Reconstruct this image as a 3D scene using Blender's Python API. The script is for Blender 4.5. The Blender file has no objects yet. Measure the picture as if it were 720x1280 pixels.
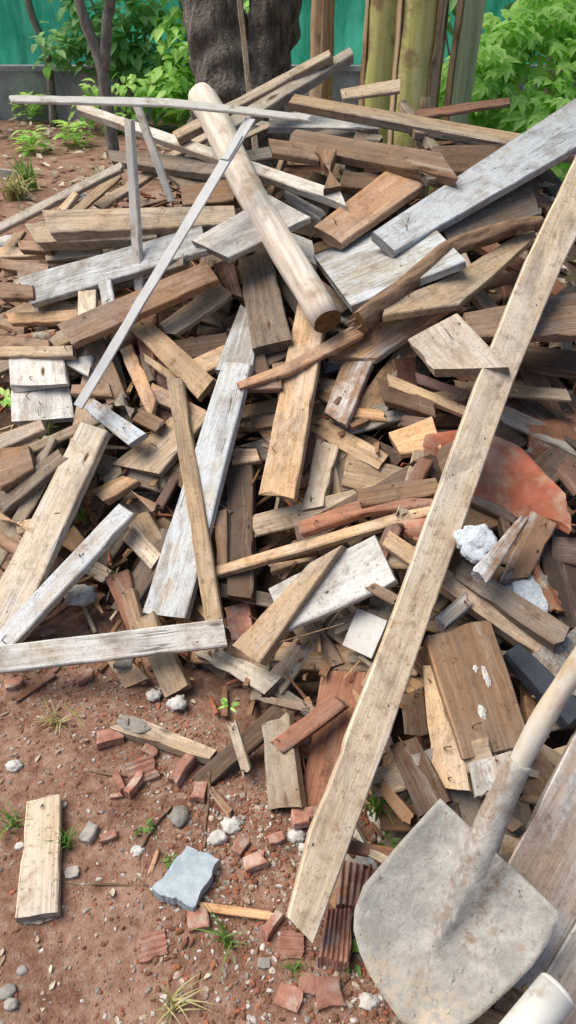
import bpy, bmesh, math, random
from mathutils import Vector, Matrix, Quaternion, noise
random.seed(11)
R = math.radians
scene = bpy.context.scene
col = bpy.data.collections.new("place"); scene.collection.children.link(col)

# ---------------------------------------------------------------- node helpers
def new_mat(name):
    m = bpy.data.materials.new(name); m.use_nodes = True
    nt = m.node_tree; nt.nodes.clear()
    out = nt.nodes.new('ShaderNodeOutputMaterial'); b = nt.nodes.new('ShaderNodeBsdfPrincipled')
    nt.links.new(b.outputs[0], out.inputs[0]); b.inputs['Specular IOR Level'].default_value = .25
    return m, nt, b
class N:
    def __init__(s, nt): s.nt = nt
    def node(s, t, **kw):
        n = s.nt.nodes.new(t)
        for k, v in kw.items(): setattr(n, k, v)
        return n
    def put(s, sock, v):
        if hasattr(v, 'is_output') or hasattr(v, 'links'): s.nt.links.new(v, sock)
        else: sock.default_value = v
    def math(s, op, a, b=None, c=None, clamp=False):
        n = s.node('ShaderNodeMath', operation=op, use_clamp=clamp); s.put(n.inputs[0], a)
        if b is not None: s.put(n.inputs[1], b)
        if c is not None: s.put(n.inputs[2], c)
        return n.outputs[0]
    def vmath(s, op, a, b):
        n = s.node('ShaderNodeVectorMath', operation=op); s.put(n.inputs[0], a); s.put(n.inputs[1], b); return n.outputs[0]
    def noise(s, vec, scale=1., detail=3., rough=.55, dist=0.):
        n = s.node('ShaderNodeTexNoise'); s.put(n.inputs['Vector'], vec); n.inputs['Scale'].default_value = scale
        n.inputs['Detail'].default_value = detail; n.inputs['Roughness'].default_value = rough; n.inputs['Distortion'].default_value = dist
        return n.outputs[0]
    def ramp(s, f, a, b, lo=0., hi=1.):
        n = s.node('ShaderNodeMapRange', interpolation_type='SMOOTHSTEP'); s.put(n.inputs[0], f)
        s.put(n.inputs[1], a); s.put(n.inputs[2], b); s.put(n.inputs[3], lo); s.put(n.inputs[4], hi); return n.outputs[0]
    def mix(s, f, a, b, mode='MIX'):
        n = s.node('ShaderNodeMix', data_type='RGBA', blend_type=mode); s.put(n.inputs[0], f)
        s.put(n.inputs[6], a if not isinstance(a, tuple) else (*a, 1)); s.put(n.inputs[7], b if not isinstance(b, tuple) else (*b, 1))
        return n.outputs[2]
    def bump(s, h, strength, dist, normal=None):
        n = s.node('ShaderNodeBump'); n.inputs['Strength'].default_value = strength; n.inputs['Distance'].default_value = dist
        s.put(n.inputs['Height'], h)
        if normal is not None: s.put(n.inputs['Normal'], normal)
        return n.outputs[0]
    def objvec(s):
        tc = s.node('ShaderNodeTexCoord'); oi = s.node('ShaderNodeObjectInfo')
        r = oi.outputs['Random']
        cx = s.node('ShaderNodeCombineXYZ'); s.put(cx.inputs[0], s.math('MULTIPLY', r, 37.)); s.put(cx.inputs[1], s.math('MULTIPLY', r, 91.)); s.put(cx.inputs[2], s.math('MULTIPLY', r, 17.))
        return s.vmath('ADD', tc.outputs['Object'], cx.outputs[0]), oi, tc.outputs['Object']
    def attr(s, name, kind='GEOMETRY'):
        n = s.node('ShaderNodeAttribute', attribute_name=name, attribute_type=kind); return n

# ---------------------------------------------------------------- materials
def wood_material():
    m, nt, b = new_mat("weathered_wood"); n = N(nt)
    P0, oi, _ = n.objvec(); rs = n.math('FRACT', n.math('MULTIPLY', oi.outputs['Random'], 23.7)); sc = n.math('ADD', .65, n.math('MULTIPLY', rs, .9))
    scv = n.node('ShaderNodeCombineXYZ'); [n.put(scv.inputs[i], sc) for i in range(3)]; P = n.vmath('MULTIPLY', P0, scv.outputs[0]); tone = n.attr('tone').outputs['Fac']
    base, alpha = oi.outputs['Color'], oi.outputs['Alpha']
    warp = n.noise(P, 7, 2); wv = n.node('ShaderNodeCombineXYZ'); n.put(wv.inputs[1], n.math('MULTIPLY', n.math('SUBTRACT', warp, .5), .012))
    Pw = n.vmath('ADD', P, wv.outputs[0])
    fine = n.noise(n.vmath('MULTIPLY', Pw, (6., 260., 260.)), 1, 4, .7)
    mid = n.noise(n.vmath('MULTIPLY', Pw, (1.6, 52., 40.)), 1, 3, .6, .4)
    wide = n.noise(n.vmath('MULTIPLY', Pw, (.9, 13., 9.)), 1, 2, .5, .8)
    rings = n.math('ABSOLUTE', n.math('SINE', n.math('MULTIPLY', n.math('ADD', wide, n.math('MULTIPLY', mid, .12)), 46.)))
    blotch = n.noise(P, 11, 5, .65); big = n.noise(n.vmath('MULTIPLY', P, (3., 8., 8.)), 1, 3, .6)
    g = n.math('ADD', n.math('MULTIPLY', n.ramp(fine, .3, .7), .46), n.math('ADD', n.math('MULTIPLY', n.ramp(mid, .3, .72), .32), n.math('MULTIPLY', n.ramp(rings, .0, .7), .22)))
    g = n.math('ADD', n.math('MULTIPLY', n.math('SUBTRACT', g, .55), n.math('ADD', .45, n.math('MULTIPLY', n.math('FRACT', n.math('MULTIPLY', oi.outputs['Random'], 41.3)), .65))), .55)
    c = n.mix(g, n.mix(1., base, (.40, .34, .29), 'MULTIPLY'), n.mix(1., base, (1.08, 1.05, 1.02), 'MULTIPLY'))
    grey = n.math('MULTIPLY', n.ramp(big, .40, .66), .50)
    lum = n.node('ShaderNodeHueSaturation'); lum.inputs['Saturation'].default_value = .38; lum.inputs['Value'].default_value = .96; n.put(lum.inputs['Color'], c)
    c = n.mix(grey, c, lum.outputs[0])
    c = n.mix(n.math('MULTIPLY', n.ramp(blotch, .52, .75), .55), c, n.mix(1., c, (.42, .33, .26), 'MULTIPLY'))
    worn = n.noise(n.vmath('MULTIPLY', Pw, (3.2, 34., 30.)), 1, 5, .75)
    c = n.mix(n.math('MULTIPLY', n.ramp(worn, .54, .70), .42), c, n.mix(.55, n.mix(1., base, (1.5, 1.5, 1.5), 'MULTIPLY'), (.50, .48, .45)))
    grime = n.noise(P, 34, 6, .8)
    c = n.mix(n.math('MULTIPLY', n.ramp(grime, .54, .74), .6), c, n.mix(1., c, (.36, .29, .24), 'MULTIPLY'))
    # old whitewash / paint, worn along the grain; its bluer hue paints in sky tint
    pn = n.math('ADD', n.math('MULTIPLY', blotch, .5), n.math('ADD', n.math('MULTIPLY', mid, .30), n.math('MULTIPLY', big, .45)))
    pm = n.ramp(n.math('ADD', pn, n.math('MULTIPLY', alpha, .75)), .86, 1.06)
    pm = n.math('MULTIPLY', pm, n.math('ADD', .42, n.math('MULTIPLY', n.ramp(fine, .32, .6), .52)))
    pm = n.math('MULTIPLY', pm, n.ramp(alpha, .02, .15))
    hue = n.math('FRACT', n.math('MULTIPLY', oi.outputs['Random'], 7.3))
    paint = n.mix(hue, (.66, .645, .60), (.47, .55, .63))
    c = n.mix(pm, c, paint)
    c = n.mix(n.math('MULTIPLY', n.ramp(n.noise(P, 17, 6, .72), .50, .68), .55), c, n.mix(1., c, (.52, .44, .37), 'MULTIPLY'))
    smear = n.noise(n.vmath('MULTIPLY', P, (4., 11., 11.)), 1, 5, .7, .6)
    c = n.mix(n.math('MULTIPLY', n.ramp(smear, .48, .66), .6), c, n.mix(.35, n.mix(1., c, (.50, .46, .43), 'MULTIPLY'), (.23, .20, .175)))
    # soil dust, knots, cracks, nail holes
    dust = n.math('MULTIPLY', n.ramp(n.noise(P, 5, 6, .7), .52, .76), .5)
    c = n.mix(dust, c, (.24, .145, .085))
    vk = n.node('ShaderNodeTexVoronoi'); n.put(vk.inputs['Vector'], n.vmath('MULTIPLY', Pw, (2.6, 8., 5.))); vk.inputs['Scale'].default_value = 1.
    kd = vk.outputs['Distance']; c = n.mix(n.ramp(kd, .11, .03), c, n.mix(n.ramp(n.math('SINE', n.math('MULTIPLY', kd, 160.)), -.3, .8), (.05, .028, .015), (.13, .07, .035)))
    ck = n.noise(n.vmath('MULTIPLY', Pw, (1.1, 42., 30.)), 1, 2, .4, .3)
    crack = n.math('MULTIPLY', n.ramp(n.math('ABSOLUTE', n.math('SUBTRACT', ck, .5)), .012, .002), n.ramp(big, .50, .58))
    crack = n.math('MULTIPLY', crack, n.ramp(n.math('FRACT', n.math('MULTIPLY', oi.outputs['Random'], 57.1)), .25, 1.))
    c = n.mix(n.math('MULTIPLY', crack, .8), c, (.03, .02, .013))
    vh = n.node('ShaderNodeTexVoronoi'); n.put(vh.inputs['Vector'], n.vmath('MULTIPLY', P, (16., 26., 26.))); vh.inputs['Scale'].default_value = 1.
    hole = n.math('MULTIPLY', n.ramp(vh.outputs['Distance'], .10, .06), n.ramp(n.noise(P, 9, 1), .54, .56))
    c = n.mix(n.math('MULTIPLY', hole, .85), c, (.025, .018, .014))
    sp = n.noise(P, 130, 3, .7); c = n.mix(n.math('MULTIPLY', n.ramp(sp, .56, .70), .6), c, (.10, .06, .035))
    c = n.mix(1., c, n.node('ShaderNodeCombineColor').outputs[0], 'MULTIPLY') if False else c
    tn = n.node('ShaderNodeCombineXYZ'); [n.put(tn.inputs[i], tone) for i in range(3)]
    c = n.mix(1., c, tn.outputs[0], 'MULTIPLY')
    n.put(b.inputs['Base Color'], c); b.inputs['Roughness'].default_value = .88
    h = n.math('ADD', n.math('MULTIPLY', g, .6), n.math('ADD', n.math('MULTIPLY', crack, -1.4), n.math('ADD', n.math('MULTIPLY', hole, -1.), n.math('MULTIPLY', sp, .35))))
    n.put(b.inputs['Normal'], n.bump(h, .55, .0022))
    return m
def simple(name, c1, c2, scale=20., rough=.85, bump=.4, bdist=.003, c3=None, s3=4., t3=(.5, .68), streak=None, rnd=.0, spec=.25):
    m, nt, b = new_mat(name); n = N(nt); P, oi, _ = n.objvec()
    Q = P if streak is None else n.vmath('MULTIPLY', P, streak)
    f = n.noise(Q, scale, 6, .65); c = n.mix(n.ramp(f, .3, .7), c1, c2)
    if c3: c = n.mix(n.math('MULTIPLY', n.ramp(n.noise(P, s3, 5, .65), *t3), .85), c, c3)
    if rnd:
        hs = n.node('ShaderNodeHueSaturation'); n.put(hs.inputs['Value'], n.math('ADD', 1 - rnd, n.math('MULTIPLY', oi.outputs['Random'], 2 * rnd))); n.put(hs.inputs['Color'], c); c = hs.outputs[0]
    n.put(b.inputs['Base Color'], c); b.inputs['Roughness'].default_value = rough; b.inputs['Specular IOR Level'].default_value = spec
    if bump: n.put(b.inputs['Normal'], n.bump(n.math('ADD', f, n.math('MULTIPLY', n.noise(P, scale * 5, 3), .5)), bump, bdist))
    return m
def leaf_material(name, c1, c2, trans=.45):
    m, nt, b = new_mat(name); n = N(nt); P, oi, _ = n.objvec()
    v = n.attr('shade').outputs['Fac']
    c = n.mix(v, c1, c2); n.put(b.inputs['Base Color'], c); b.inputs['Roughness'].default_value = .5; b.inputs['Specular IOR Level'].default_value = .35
    tr = n.node('ShaderNodeBsdfTranslucent'); n.put(tr.inputs['Color'], n.mix(.5, c, (c2[0] * 1.2, c2[1] * 1.3, c2[2] * .6)))
    mx = n.node('ShaderNodeMixShader'); mx.inputs[0].default_value = trans
    nt.links.new(b.outputs[0], mx.inputs[1]); nt.links.new(tr.outputs[0], mx.inputs[2])
    out = [x for x in nt.nodes if x.type == 'OUTPUT_MATERIAL'][0]; nt.links.new(mx.outputs[0], out.inputs[0])
    return m
def chip_material():
    m, nt, b = new_mat("rubble_chips"); n = N(nt); P, oi, _ = n.objvec()
    c = n.attr('chip').outputs['Color']; f = n.noise(P, 150, 4)
    n.put(b.inputs['Base Color'], n.mix(n.ramp(f, .3, .7), n.mix(1., c, (.65, .6, .58), 'MULTIPLY'), c)); b.inputs['Roughness'].default_value = .95
    return m
def soil_material():
    m, nt, b = new_mat("red_soil"); n = N(nt); tc = n.node('ShaderNodeTexCoord'); P = tc.outputs['Object']
    a = n.noise(P, 5, 6, .65); f = n.noise(P, 45, 6, .7); ff = n.noise(P, 260, 3, .7)
    c = n.mix(n.ramp(a, .35, .65), (.170, .080, .050), (.320, .185, .130))
    c = n.mix(n.math('MULTIPLY', n.ramp(f, .45, .75), .6), c, (.46, .36, .295))
    c = n.mix(n.math('MULTIPLY', n.ramp(f, .48, .28), .7), c, (.085, .040, .025))
    v = n.node('ShaderNodeTexVoronoi'); n.put(v.inputs['Vector'], P); v.inputs['Scale'].default_value = 95.
    c = n.mix(n.math('MULTIPLY', n.ramp(v.outputs['Distance'], .22, .10), n.ramp(n.noise(P, 14, 3), .48, .62)), c, n.mix(n.node('ShaderNodeSeparateColor').outputs[0] if False else .5, (.42, .36, .32), (.30, .14, .085)))
    c = n.mix(n.math('MULTIPLY', n.ramp(ff, .55, .7), .4), c, (.42, .32, .26))
    n.put(b.inputs['Base Color'], c); b.inputs['Roughness'].default_value = 1.
    h = n.math('ADD', f, n.math('ADD', n.math('MULTIPLY', ff, .35), n.math('MULTIPLY', n.ramp(v.outputs['Distance'], .3, .05), .4)))
    n.put(b.inputs['Normal'], n.bump(h, .8, .012)); return m
def shovel_metal():
    m, nt, b = new_mat("cement_crusted_steel"); n = N(nt); P, oi, O = n.objvec()
    a = n.noise(O, 13, 6, .7); f = n.noise(O, 70, 5, .7); s = n.noise(n.vmath('MULTIPLY', O, (25., 90., 25.)), 1, 4, .7)
    c = n.mix(n.ramp(a, .36, .66), (.26, .255, .24), (.44, .42, .38))
    c = n.mix(n.math('MULTIPLY', n.ramp(f, .48, .66), .5), c, (.26, .225, .185))
    c = n.mix(n.math('MULTIPLY', n.ramp(s, .58, .70), .5), c, (.50, .48, .45))
    c = n.mix(n.math('MULTIPLY', n.ramp(n.noise(O, 9, 5, .75), .56, .70), .55), c, (.30, .18, .10))
    sx = n.node('ShaderNodeSeparateXYZ'); n.put(sx.inputs[0], O)
    fg = n.noise(O, 190, 4, .75); c = n.mix(n.math('MULTIPLY', n.ramp(fg, .52, .66), .5), c, (.20, .175, .15))
    sy = n.math('ABSOLUTE', n.math('ADD', sx.outputs[1], n.math('MULTIPLY', n.math('SUBTRACT', n.noise(O, 30, 4), .5), .03)))
    val = n.math('MULTIPLY', n.math('MULTIPLY', n.ramp(sy, .010, .020), n.ramp(sy, .044, .028)), n.math('MULTIPLY', n.ramp(sx.outputs[0], -.06, -.01), n.ramp(f, .38, .58)))
    c = n.mix(n.math('MULTIPLY', val, .5), c, (.17, .105, .065))
    tip = n.math('MULTIPLY', n.ramp(sx.outputs[0], -.06, -.16), n.ramp(f, .36, .60)); c = n.mix(n.math('MULTIPLY', tip, .75), c, (.52, .44, .33))
    pit = n.ramp(n.noise(n.vmath('MULTIPLY', O, (1., 2.2, 1.)), 38, 5, .85), .62, .66); c = n.mix(n.math('MULTIPLY', pit, .8), c, (.07, .05, .035))
    n.put(b.inputs['Base Color'], c); b.inputs['Roughness'].default_value = .8; b.inputs['Metallic'].default_value = .0
    n.put(b.inputs['Normal'], n.bump(n.math('ADD', f, n.math('ADD', a, n.math('MULTIPLY', pit, -.5))), .6, .004)); return m
def net_material(*a):
    m = simple(*a); nt = m.node_tree; n = N(nt); b = nt.nodes['Principled BSDF']; src = b.inputs['Base Color'].links[0].from_socket
    tr = n.node('ShaderNodeBsdfTranslucent'); n.put(tr.inputs['Color'], src); mx = n.node('ShaderNodeMixShader'); mx.inputs[0].default_value = .55
    nt.links.new(b.outputs[0], mx.inputs[1]); nt.links.new(tr.outputs[0], mx.inputs[2]); nt.links.new(mx.outputs[0], [x for x in nt.nodes if x.type == 'OUTPUT_MATERIAL'][0].inputs[0]); return m
M = {}
M['wood'] = wood_material()
M['soil'] = soil_material()
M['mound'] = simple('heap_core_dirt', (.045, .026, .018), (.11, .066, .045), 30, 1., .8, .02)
M['terra'] = simple('red_clay', (.25, .078, .045), (.37, .12, .068), 25, .8, .4, .002, (.36, .25, .18), 11, (.46, .66), rnd=.15)
M['terradark'] = simple('old_clay', (.15, .07, .04), (.27, .13, .075), 25, .9, .5, .003, (.34, .33, .27), 14, (.52, .66))
M['brick'] = simple('brick_clay', (.26, .115, .08), (.38, .20, .15), 40, .95, .8, .004, (.40, .31, .26), 22, (.48, .66), rnd=.28)
M['foam'] = simple('crumbly_foam', (.46, .51, .56), (.66, .70, .74), 90, .9, 1., .006, (.30, .28, .26), 12, (.60, .75))
M['plaster'] = simple('white_plaster', (.42, .40, .37), (.60, .58, .55), 60, .95, .8, .004, (.40, .32, .27), 20, (.62, .76))
M['stone'] = simple('field_stone', (.20, .19, .18), (.36, .33, .29), 30, .9, .5, .003, rnd=.3)
M['concrete'] = simple('pebbled_concrete', (.22, .19, .16), (.46, .42, .37), 120, .95, 1., .006, (.20, .13, .09), 12, (.50, .70))
M['bluestone'] = simple('blue_grey_slab', (.27, .33, .37), (.40, .46, .50), 40, .9, .6, .003, (.36, .30, .25), 14, (.60, .74))
M['tile'] = simple('white_glaze', (.40, .40, .385), (.47, .465, .45), 9, .4, .05, .001, (.30, .23, .17), 26, (.52, .68), spec=.5)
M['black'] = simple('dark_beam', (.022, .026, .034), (.05, .056, .07), 15, .7, .4, .002, (.12, .10, .08), 12, (.56, .72))
M['strip'] = simple('grey_painted_steel', (.31, .325, .335), (.39, .40, .405), 16, .5, .15, .001, (.30, .28, .25), 20, (.62, .76), spec=.4)
M['whitelath'] = simple('grimy_white_paint', (.42, .41, .37), (.58, .57, .53), 25, .8, .4, .002, (.24, .19, .14), 16, (.52, .70), (1., 8., 8.))
M['tube'] = simple('brown_cardboard', (.25, .15, .09), (.33, .21, .14), 30, .9, .2, .001, (.15, .09, .06), 12, (.55, .7))
M['log'] = simple('peeled_pole', (.46, .39, .32), (.70, .64, .56), 7, .75, .4, .003, (.30, .20, .13), 5, (.52, .70), (.8, 9., 9.))
M['cutend'] = simple('sawn_pole_end', (.10, .055, .03), (.20, .115, .06), 60, .9, .6, .002)
M['bark'] = simple('grey_brown_bark', (.10, .062, .038), (.26, .17, .11), 18, .9, 1., .006, (.33, .25, .19), 9, (.55, .7), (.7, 3., 3.))
M['treebark'] = simple('dark_tree_bark', (.075, .064, .057), (.27, .235, .205), 11, .95, 1., .05, (.27, .24, .21), 3.5, (.52, .70), (3., 3., .8))
M['sapling'] = simple('pale_sapling_bark', (.13, .12, .105), (.27, .255, .23), 12, .9, .7, .01, (.10, .095, .08), 5, (.5, .7), (2., 2., .8))
M['wall'] = simple('mouldy_concrete', (.13, .145, .155), (.38, .40, .42), 2.2, .95, .5, .01, (.25, .25, .24), 1.4, (.52, .75), (1., 1., .6))
M['net'] = net_material('green_shade_net', (.03, .38, .23), (.13, .74, .50), 3.2, .7, .25, .02, (.02, .32, .20), 1., (.5, .72), (1.8, 1., .3))
M['banana'] = simple('banana_stem', (.42, .42, .10), (.70, .64, .30), 4, .55, .3, .006, (.27, .17, .08), 3.4, (.50, .60), (5., 5., .35), spec=.35)
M['bananagrey'] = simple('banana_stem_grey', (.26, .32, .16), (.50, .54, .34), 4, .55, .3, .006, (.11, .075, .05), 2.2, (.54, .62), (5., 5., .35))
M['sheath'] = simple('dry_banana_sheath', (.28, .17, .09), (.56, .41, .26), 5, .85, .6, .008, (.12, .07, .04), 3., (.5, .65), (5., 5., .4))
M['pvc'] = simple('white_pvc', (.54, .53, .49), (.63, .62, .58), 12, .45, .1, .001, (.36, .29, .22), 18, (.54, .72), spec=.45)
M['shovel'] = shovel_metal()
M['handle'] = simple('cement_smeared_handle', (.36, .27, .18), (.52, .43, .32), 8, .75, .5, .003, (.48, .45, .40), 7, (.44, .56), (.9, 8., 8.))
M['nail'] = simple('rusty_nail', (.07, .045, .03), (.14, .08, .05), 80, .6, .2, .001)
M['leaf'] = leaf_material('broad_leaf_green', (.20, .46, .08), (.62, .86, .30))
M['leafdark'] = leaf_material('deep_leaf_green', (.09, .26, .08), (.36, .60, .27))
M['grass'] = leaf_material('grass_green', (.06, .14, .03), (.20, .36, .08))
M['drygrass'] = leaf_material('dry_grass', (.28, .25, .09), (.48, .44, .22), .25)
M['litter'] = leaf_material('dead_leaves', (.24, .16, .10), (.62, .56, .46), .1)
M['chips'] = chip_material()

# ---------------------------------------------------------------- object helpers
def link(name, me, mat, parent=None):
    o = bpy.data.objects.new(name, me); col.objects.link(o)
    if mat is not None:
        for m in (mat if isinstance(mat, list) else [mat]): me.materials.append(m)
    if parent is not None: o.parent = parent
    return o
def mesh(name, V, Fc, smooth=False):
    me = bpy.data.meshes.new(name); me.from_pydata([tuple(v) for v in V], [], Fc); me.update()
    if smooth: me.polygons.foreach_set('use_smooth', [True] * len(me.polygons))
    return me
def tag(o, label, cat, group=None, kind=None):
    if label: o['label'] = label
    if cat: o['category'] = cat
    if group: o['group'] = group
    if kind: o['kind'] = kind
    return o
def empty(name, loc):
    o = bpy.data.objects.new(name, None); col.objects.link(o); o.location = loc; o.empty_display_size = .1; return o
def face_attr(me, name, vals):
    a = me.attributes.new(name, 'FLOAT', 'FACE'); a.data.foreach_set('value', vals)
def n3(x, y, z): return noise.noise(Vector((x, y, z)))
def tube_mesh(name, pts, rads, seg=14, wob=.0, caps=True, capmat=False, seed=0., squash=None):
    pts = [Vector(p) for p in pts]; V, Fc = [], []
    up = Vector((0, 0, 1)); t0 = (pts[1] - pts[0]).normalized()
    if abs(t0.dot(up)) > .9: up = Vector((0, 1, 0))
    a = t0.cross(up).normalized()
    for i, p in enumerate(pts):
        t = (pts[min(i + 1, len(pts) - 1)] - pts[max(i - 1, 0)]).normalized()
        a = (a - a.dot(t) * t).normalized(); b = t.cross(a)
        for k in range(seg):
            th = 2 * math.pi * k / seg
            d = a * math.cos(th) + b * math.sin(th)
            r = rads[i] * (1 + wob * n3(p.x * 9 + d.x * 2 + seed, p.y * 9 + d.y * 2, p.z * 9 + d.z * 2 + seed))
            V.append(p + d * r)
    for i in range(len(pts) - 1):
        for k in range(seg):
            k2 = (k + 1) % seg; Fc.append((i * seg + k, i * seg + k2, (i + 1) * seg + k2, (i + 1) * seg + k))
    nb = len(Fc)
    if caps: Fc.append(tuple(range(seg - 1, -1, -1))); Fc.append(tuple(range((len(pts) - 1) * seg, len(pts) * seg)))
    me = mesh(name, V, Fc); me.polygons.foreach_set('use_smooth', [i < nb for i in range(len(Fc))])
    if capmat and caps:
        for i in range(nb, len(Fc)): me.polygons[i].material_index = 1
    return me
def smooth_path(pts, per=6):
    pts = [Vector(p) for p in pts]; out = []
    for i in range(len(pts) - 1):
        p0, p1, p2, p3 = pts[max(i - 1, 0)], pts[i], pts[i + 1], pts[min(i + 2, len(pts) - 1)]
        for k in range(per):
            t = k / per; out.append(.5 * ((2 * p1) + (p2 - p0) * t + (2 * p0 - 5 * p1 + 4 * p2 - p3) * t * t + (3 * p1 - p0 - 3 * p2 + p3) * t ** 3))
    out.append(pts[-1]); return out

# wood colours: (r, g, b, paint amount)
TEX = {'bluepale': (0.431, 0.413, 0.360, 0.46), 'tan': (0.627, 0.467, 0.296, 0.00), 'greytan': (0.553, 0.451, 0.326, 0.00), 'grey': (0.480, 0.441, 0.379, 0.25), 'greydark': (0.269, 0.221, 0.178, 0.10),
 'brown': (0.335, 0.216, 0.136, 0.00), 'darkbrown': (0.155, 0.101, 0.069, 0.00), 'redbrown': (0.360, 0.179, 0.114, 0.05), 'orangetan': (0.684, 0.441, 0.245, 0.00),
 'orange': (0.588, 0.359, 0.215, 0.00), 'pale': (.660, .580, .455, .28), 'white': (0.669, 0.588, 0.469, 0.62), 'greywhite': (0.577, 0.536, 0.461, 0.50),
 'whiteblue': (0.636, 0.555, 0.437, 0.60), 'bluegrey': (0.436, 0.439, 0.421, 0.42), 'whitewash': (0.576, 0.521, 0.447, 0.62), 'whitegrey': (0.574, 0.507, 0.417, 0.58),
 'peel': (0.312, 0.207, 0.141, 0.40), 'stain': (.330, .205, .120, .00), 'orangewhite': (0.656, 0.447, 0.274, 0.35), 'longest': (.615, .525, .395, .22),
 'rustboard': (.440, .370, .315, .34)}
def plank_mesh(name, pairs, t, seed, rough_end):
    rnd = random.Random(seed)
    st = []
    for i in range(len(pairs) - 1):
        a, b = pairs[i], pairs[i + 1]; d = math.hypot((b[0] + b[2] - a[0] - a[2]) / 2, (b[1] + b[3] - a[1] - a[3]) / 2)
        k = max(1, min(14, int(d / .035)))
        for j in range(k):
            f = j / k; st.append([a[q] + (b[q] - a[q]) * f for q in range(4)])
    st.append(list(pairs[-1]))
    W = abs(pairs[0][1] - pairs[0][3]); c = min(.0032, t / 4, max(W, .004) / 5)
    L = abs(st[-1][0] - st[0][0]) + 1e-4; bow = rnd.uniform(-1, 1) * min(L, .5) * .003; tw = rnd.uniform(-1, 1) * .008
    V, Fc, T = [], [], []
    so = rnd.uniform(0, 99); nr = 12; sidet = (rnd.uniform(.72, 1.08), rnd.uniform(.72, 1.08))
    amp = .0011 if W > .03 else .0007
    for i, s in enumerate(st):
        ax, ay, bx, by = s; f0 = (i / (len(st) - 1)); w = math.hypot(bx - ax, by - ay) + 1e-5
        cf = min(.3, c / w)
        ea = amp * n3(f0 * L * 9 + so, 1, so) * 2; eb = amp * n3(f0 * L * 9 + so, 7, so) * 2
        if rnd.random() < .08: ea += amp * rnd.uniform(2, 4.5)
        if rnd.random() < .08: eb -= amp * rnd.uniform(2, 4.5)
        sgn = 1 if by > ay else -1
        zb = bow * math.sin(math.pi * f0)
        def pt(f, z, e=0):
            x = ax + (bx - ax) * f; y = ay + (by - ay) * f + sgn * e
            zz = z + zb + tw * (f - .5) * w * (f0 - .5) + .0009 * n3(x * 25 + so, y * 25, z * 30)
            if i in (0, len(st) - 1): x += n3(f * 5 + so, z * 60, i) * (.0025 if not rough_end else .014 + .02 * abs(n3(f * 11, so, 3)))
            return (x, y, zz)
        V += [pt(cf, 0, ea * .5), pt(.33, 0), pt(.67, 0), pt(1 - cf, 0, eb * .5), pt(1, -c, eb), pt(1, -t * .55, eb * .6), pt(1, -t + c, eb * .3), pt(1 - cf, -t), pt(.5, -t), pt(cf, -t), pt(0, -t + c, ea * .3), pt(0, -c, ea)]
    flip = (pairs[0][3] > pairs[0][1])
    for i in range(len(st) - 1):
        for k in range(nr):
            k2 = (k + 1) % nr; q = (i * nr + k, i * nr + k2, (i + 1) * nr + k2, (i + 1) * nr + k)
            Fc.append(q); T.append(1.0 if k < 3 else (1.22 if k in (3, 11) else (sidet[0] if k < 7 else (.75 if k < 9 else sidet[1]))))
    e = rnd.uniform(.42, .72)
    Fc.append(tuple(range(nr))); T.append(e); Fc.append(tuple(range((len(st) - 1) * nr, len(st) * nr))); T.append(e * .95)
    me = mesh(name, V, Fc)
    bm = bmesh.new(); bm.from_mesh(me); bmesh.ops.recalc_face_normals(bm, faces=bm.faces); bm.to_mesh(me); bm.free()
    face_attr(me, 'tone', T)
    return me
def sheet_mesh(name, pairs, t, arc, nx=10, ny=12, edge_noise=.006, seed=0., ridges=0, rdepth=.0):
    """a bent or ridged slab over the outline given by the pairs"""
    V, Fc = [], []; rows = []
    for i in range(nx + 1):
        g = i / nx * (len(pairs) - 1); k = min(int(g), len(pairs) - 2); f = g - k
        s = [pairs[k][q] + (pairs[k + 1][q] - pairs[k][q]) * f for q in range(4)]; rows.append(s)
    def P(i, j, bottom):
        ax, ay, bx, by = rows[i]; f = j / ny; w = math.hypot(bx - ax, by - ay)
        x = ax + (bx - ax) * f; y = ay + (by - ay) * f
        z = arc * w * .5 * (math.sin(math.pi * f) - 1)
        if ridges: z -= rdepth * (.5 + .5 * math.cos(2 * math.pi * ridges * f))
        if i in (0, nx): x += edge_noise * (n3(f * 2.3 + seed, seed, i) + .45 * n3(f * 17 + seed, seed, i))
        if j in (0, ny): y += edge_noise * (n3(i * .23 + seed, seed + 5, j) + .45 * n3(i * 1.7 + seed, seed + 5, j))
        z += .0015 * n3(x * 30 + seed, y * 30, 0)
        return (x, y, z - (t if bottom else 0))
    for b in (0, 1):
        for i in range(nx + 1):
            for j in range(ny + 1): V.append(P(i, j, b))
    o = (nx + 1) * (ny + 1); I = lambda i, j, b: b * o + i * (ny + 1) + j
    for i in range(nx):
        for j in range(ny):
            Fc.append((I(i, j, 0), I(i + 1, j, 0), I(i + 1, j + 1, 0), I(i, j + 1, 0))); Fc.append((I(i, j, 1), I(i, j + 1, 1), I(i + 1, j + 1, 1), I(i + 1, j, 1)))
    for i in range(nx):
        for j in (0, ny): Fc.append((I(i, j, 0), I(i, j, 1), I(i + 1, j, 1), I(i + 1, j, 0)))
    for j in range(ny):
        for i in (0, nx): Fc.append((I(i, j, 0), I(i, j + 1, 0), I(i, j + 1, 1), I(i, j, 1)))
    me = mesh(name, V, Fc)
    bm = bmesh.new(); bm.from_mesh(me); bmesh.ops.recalc_face_normals(bm, faces=bm.faces); bm.to_mesh(me); bm.free()
    return me
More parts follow.
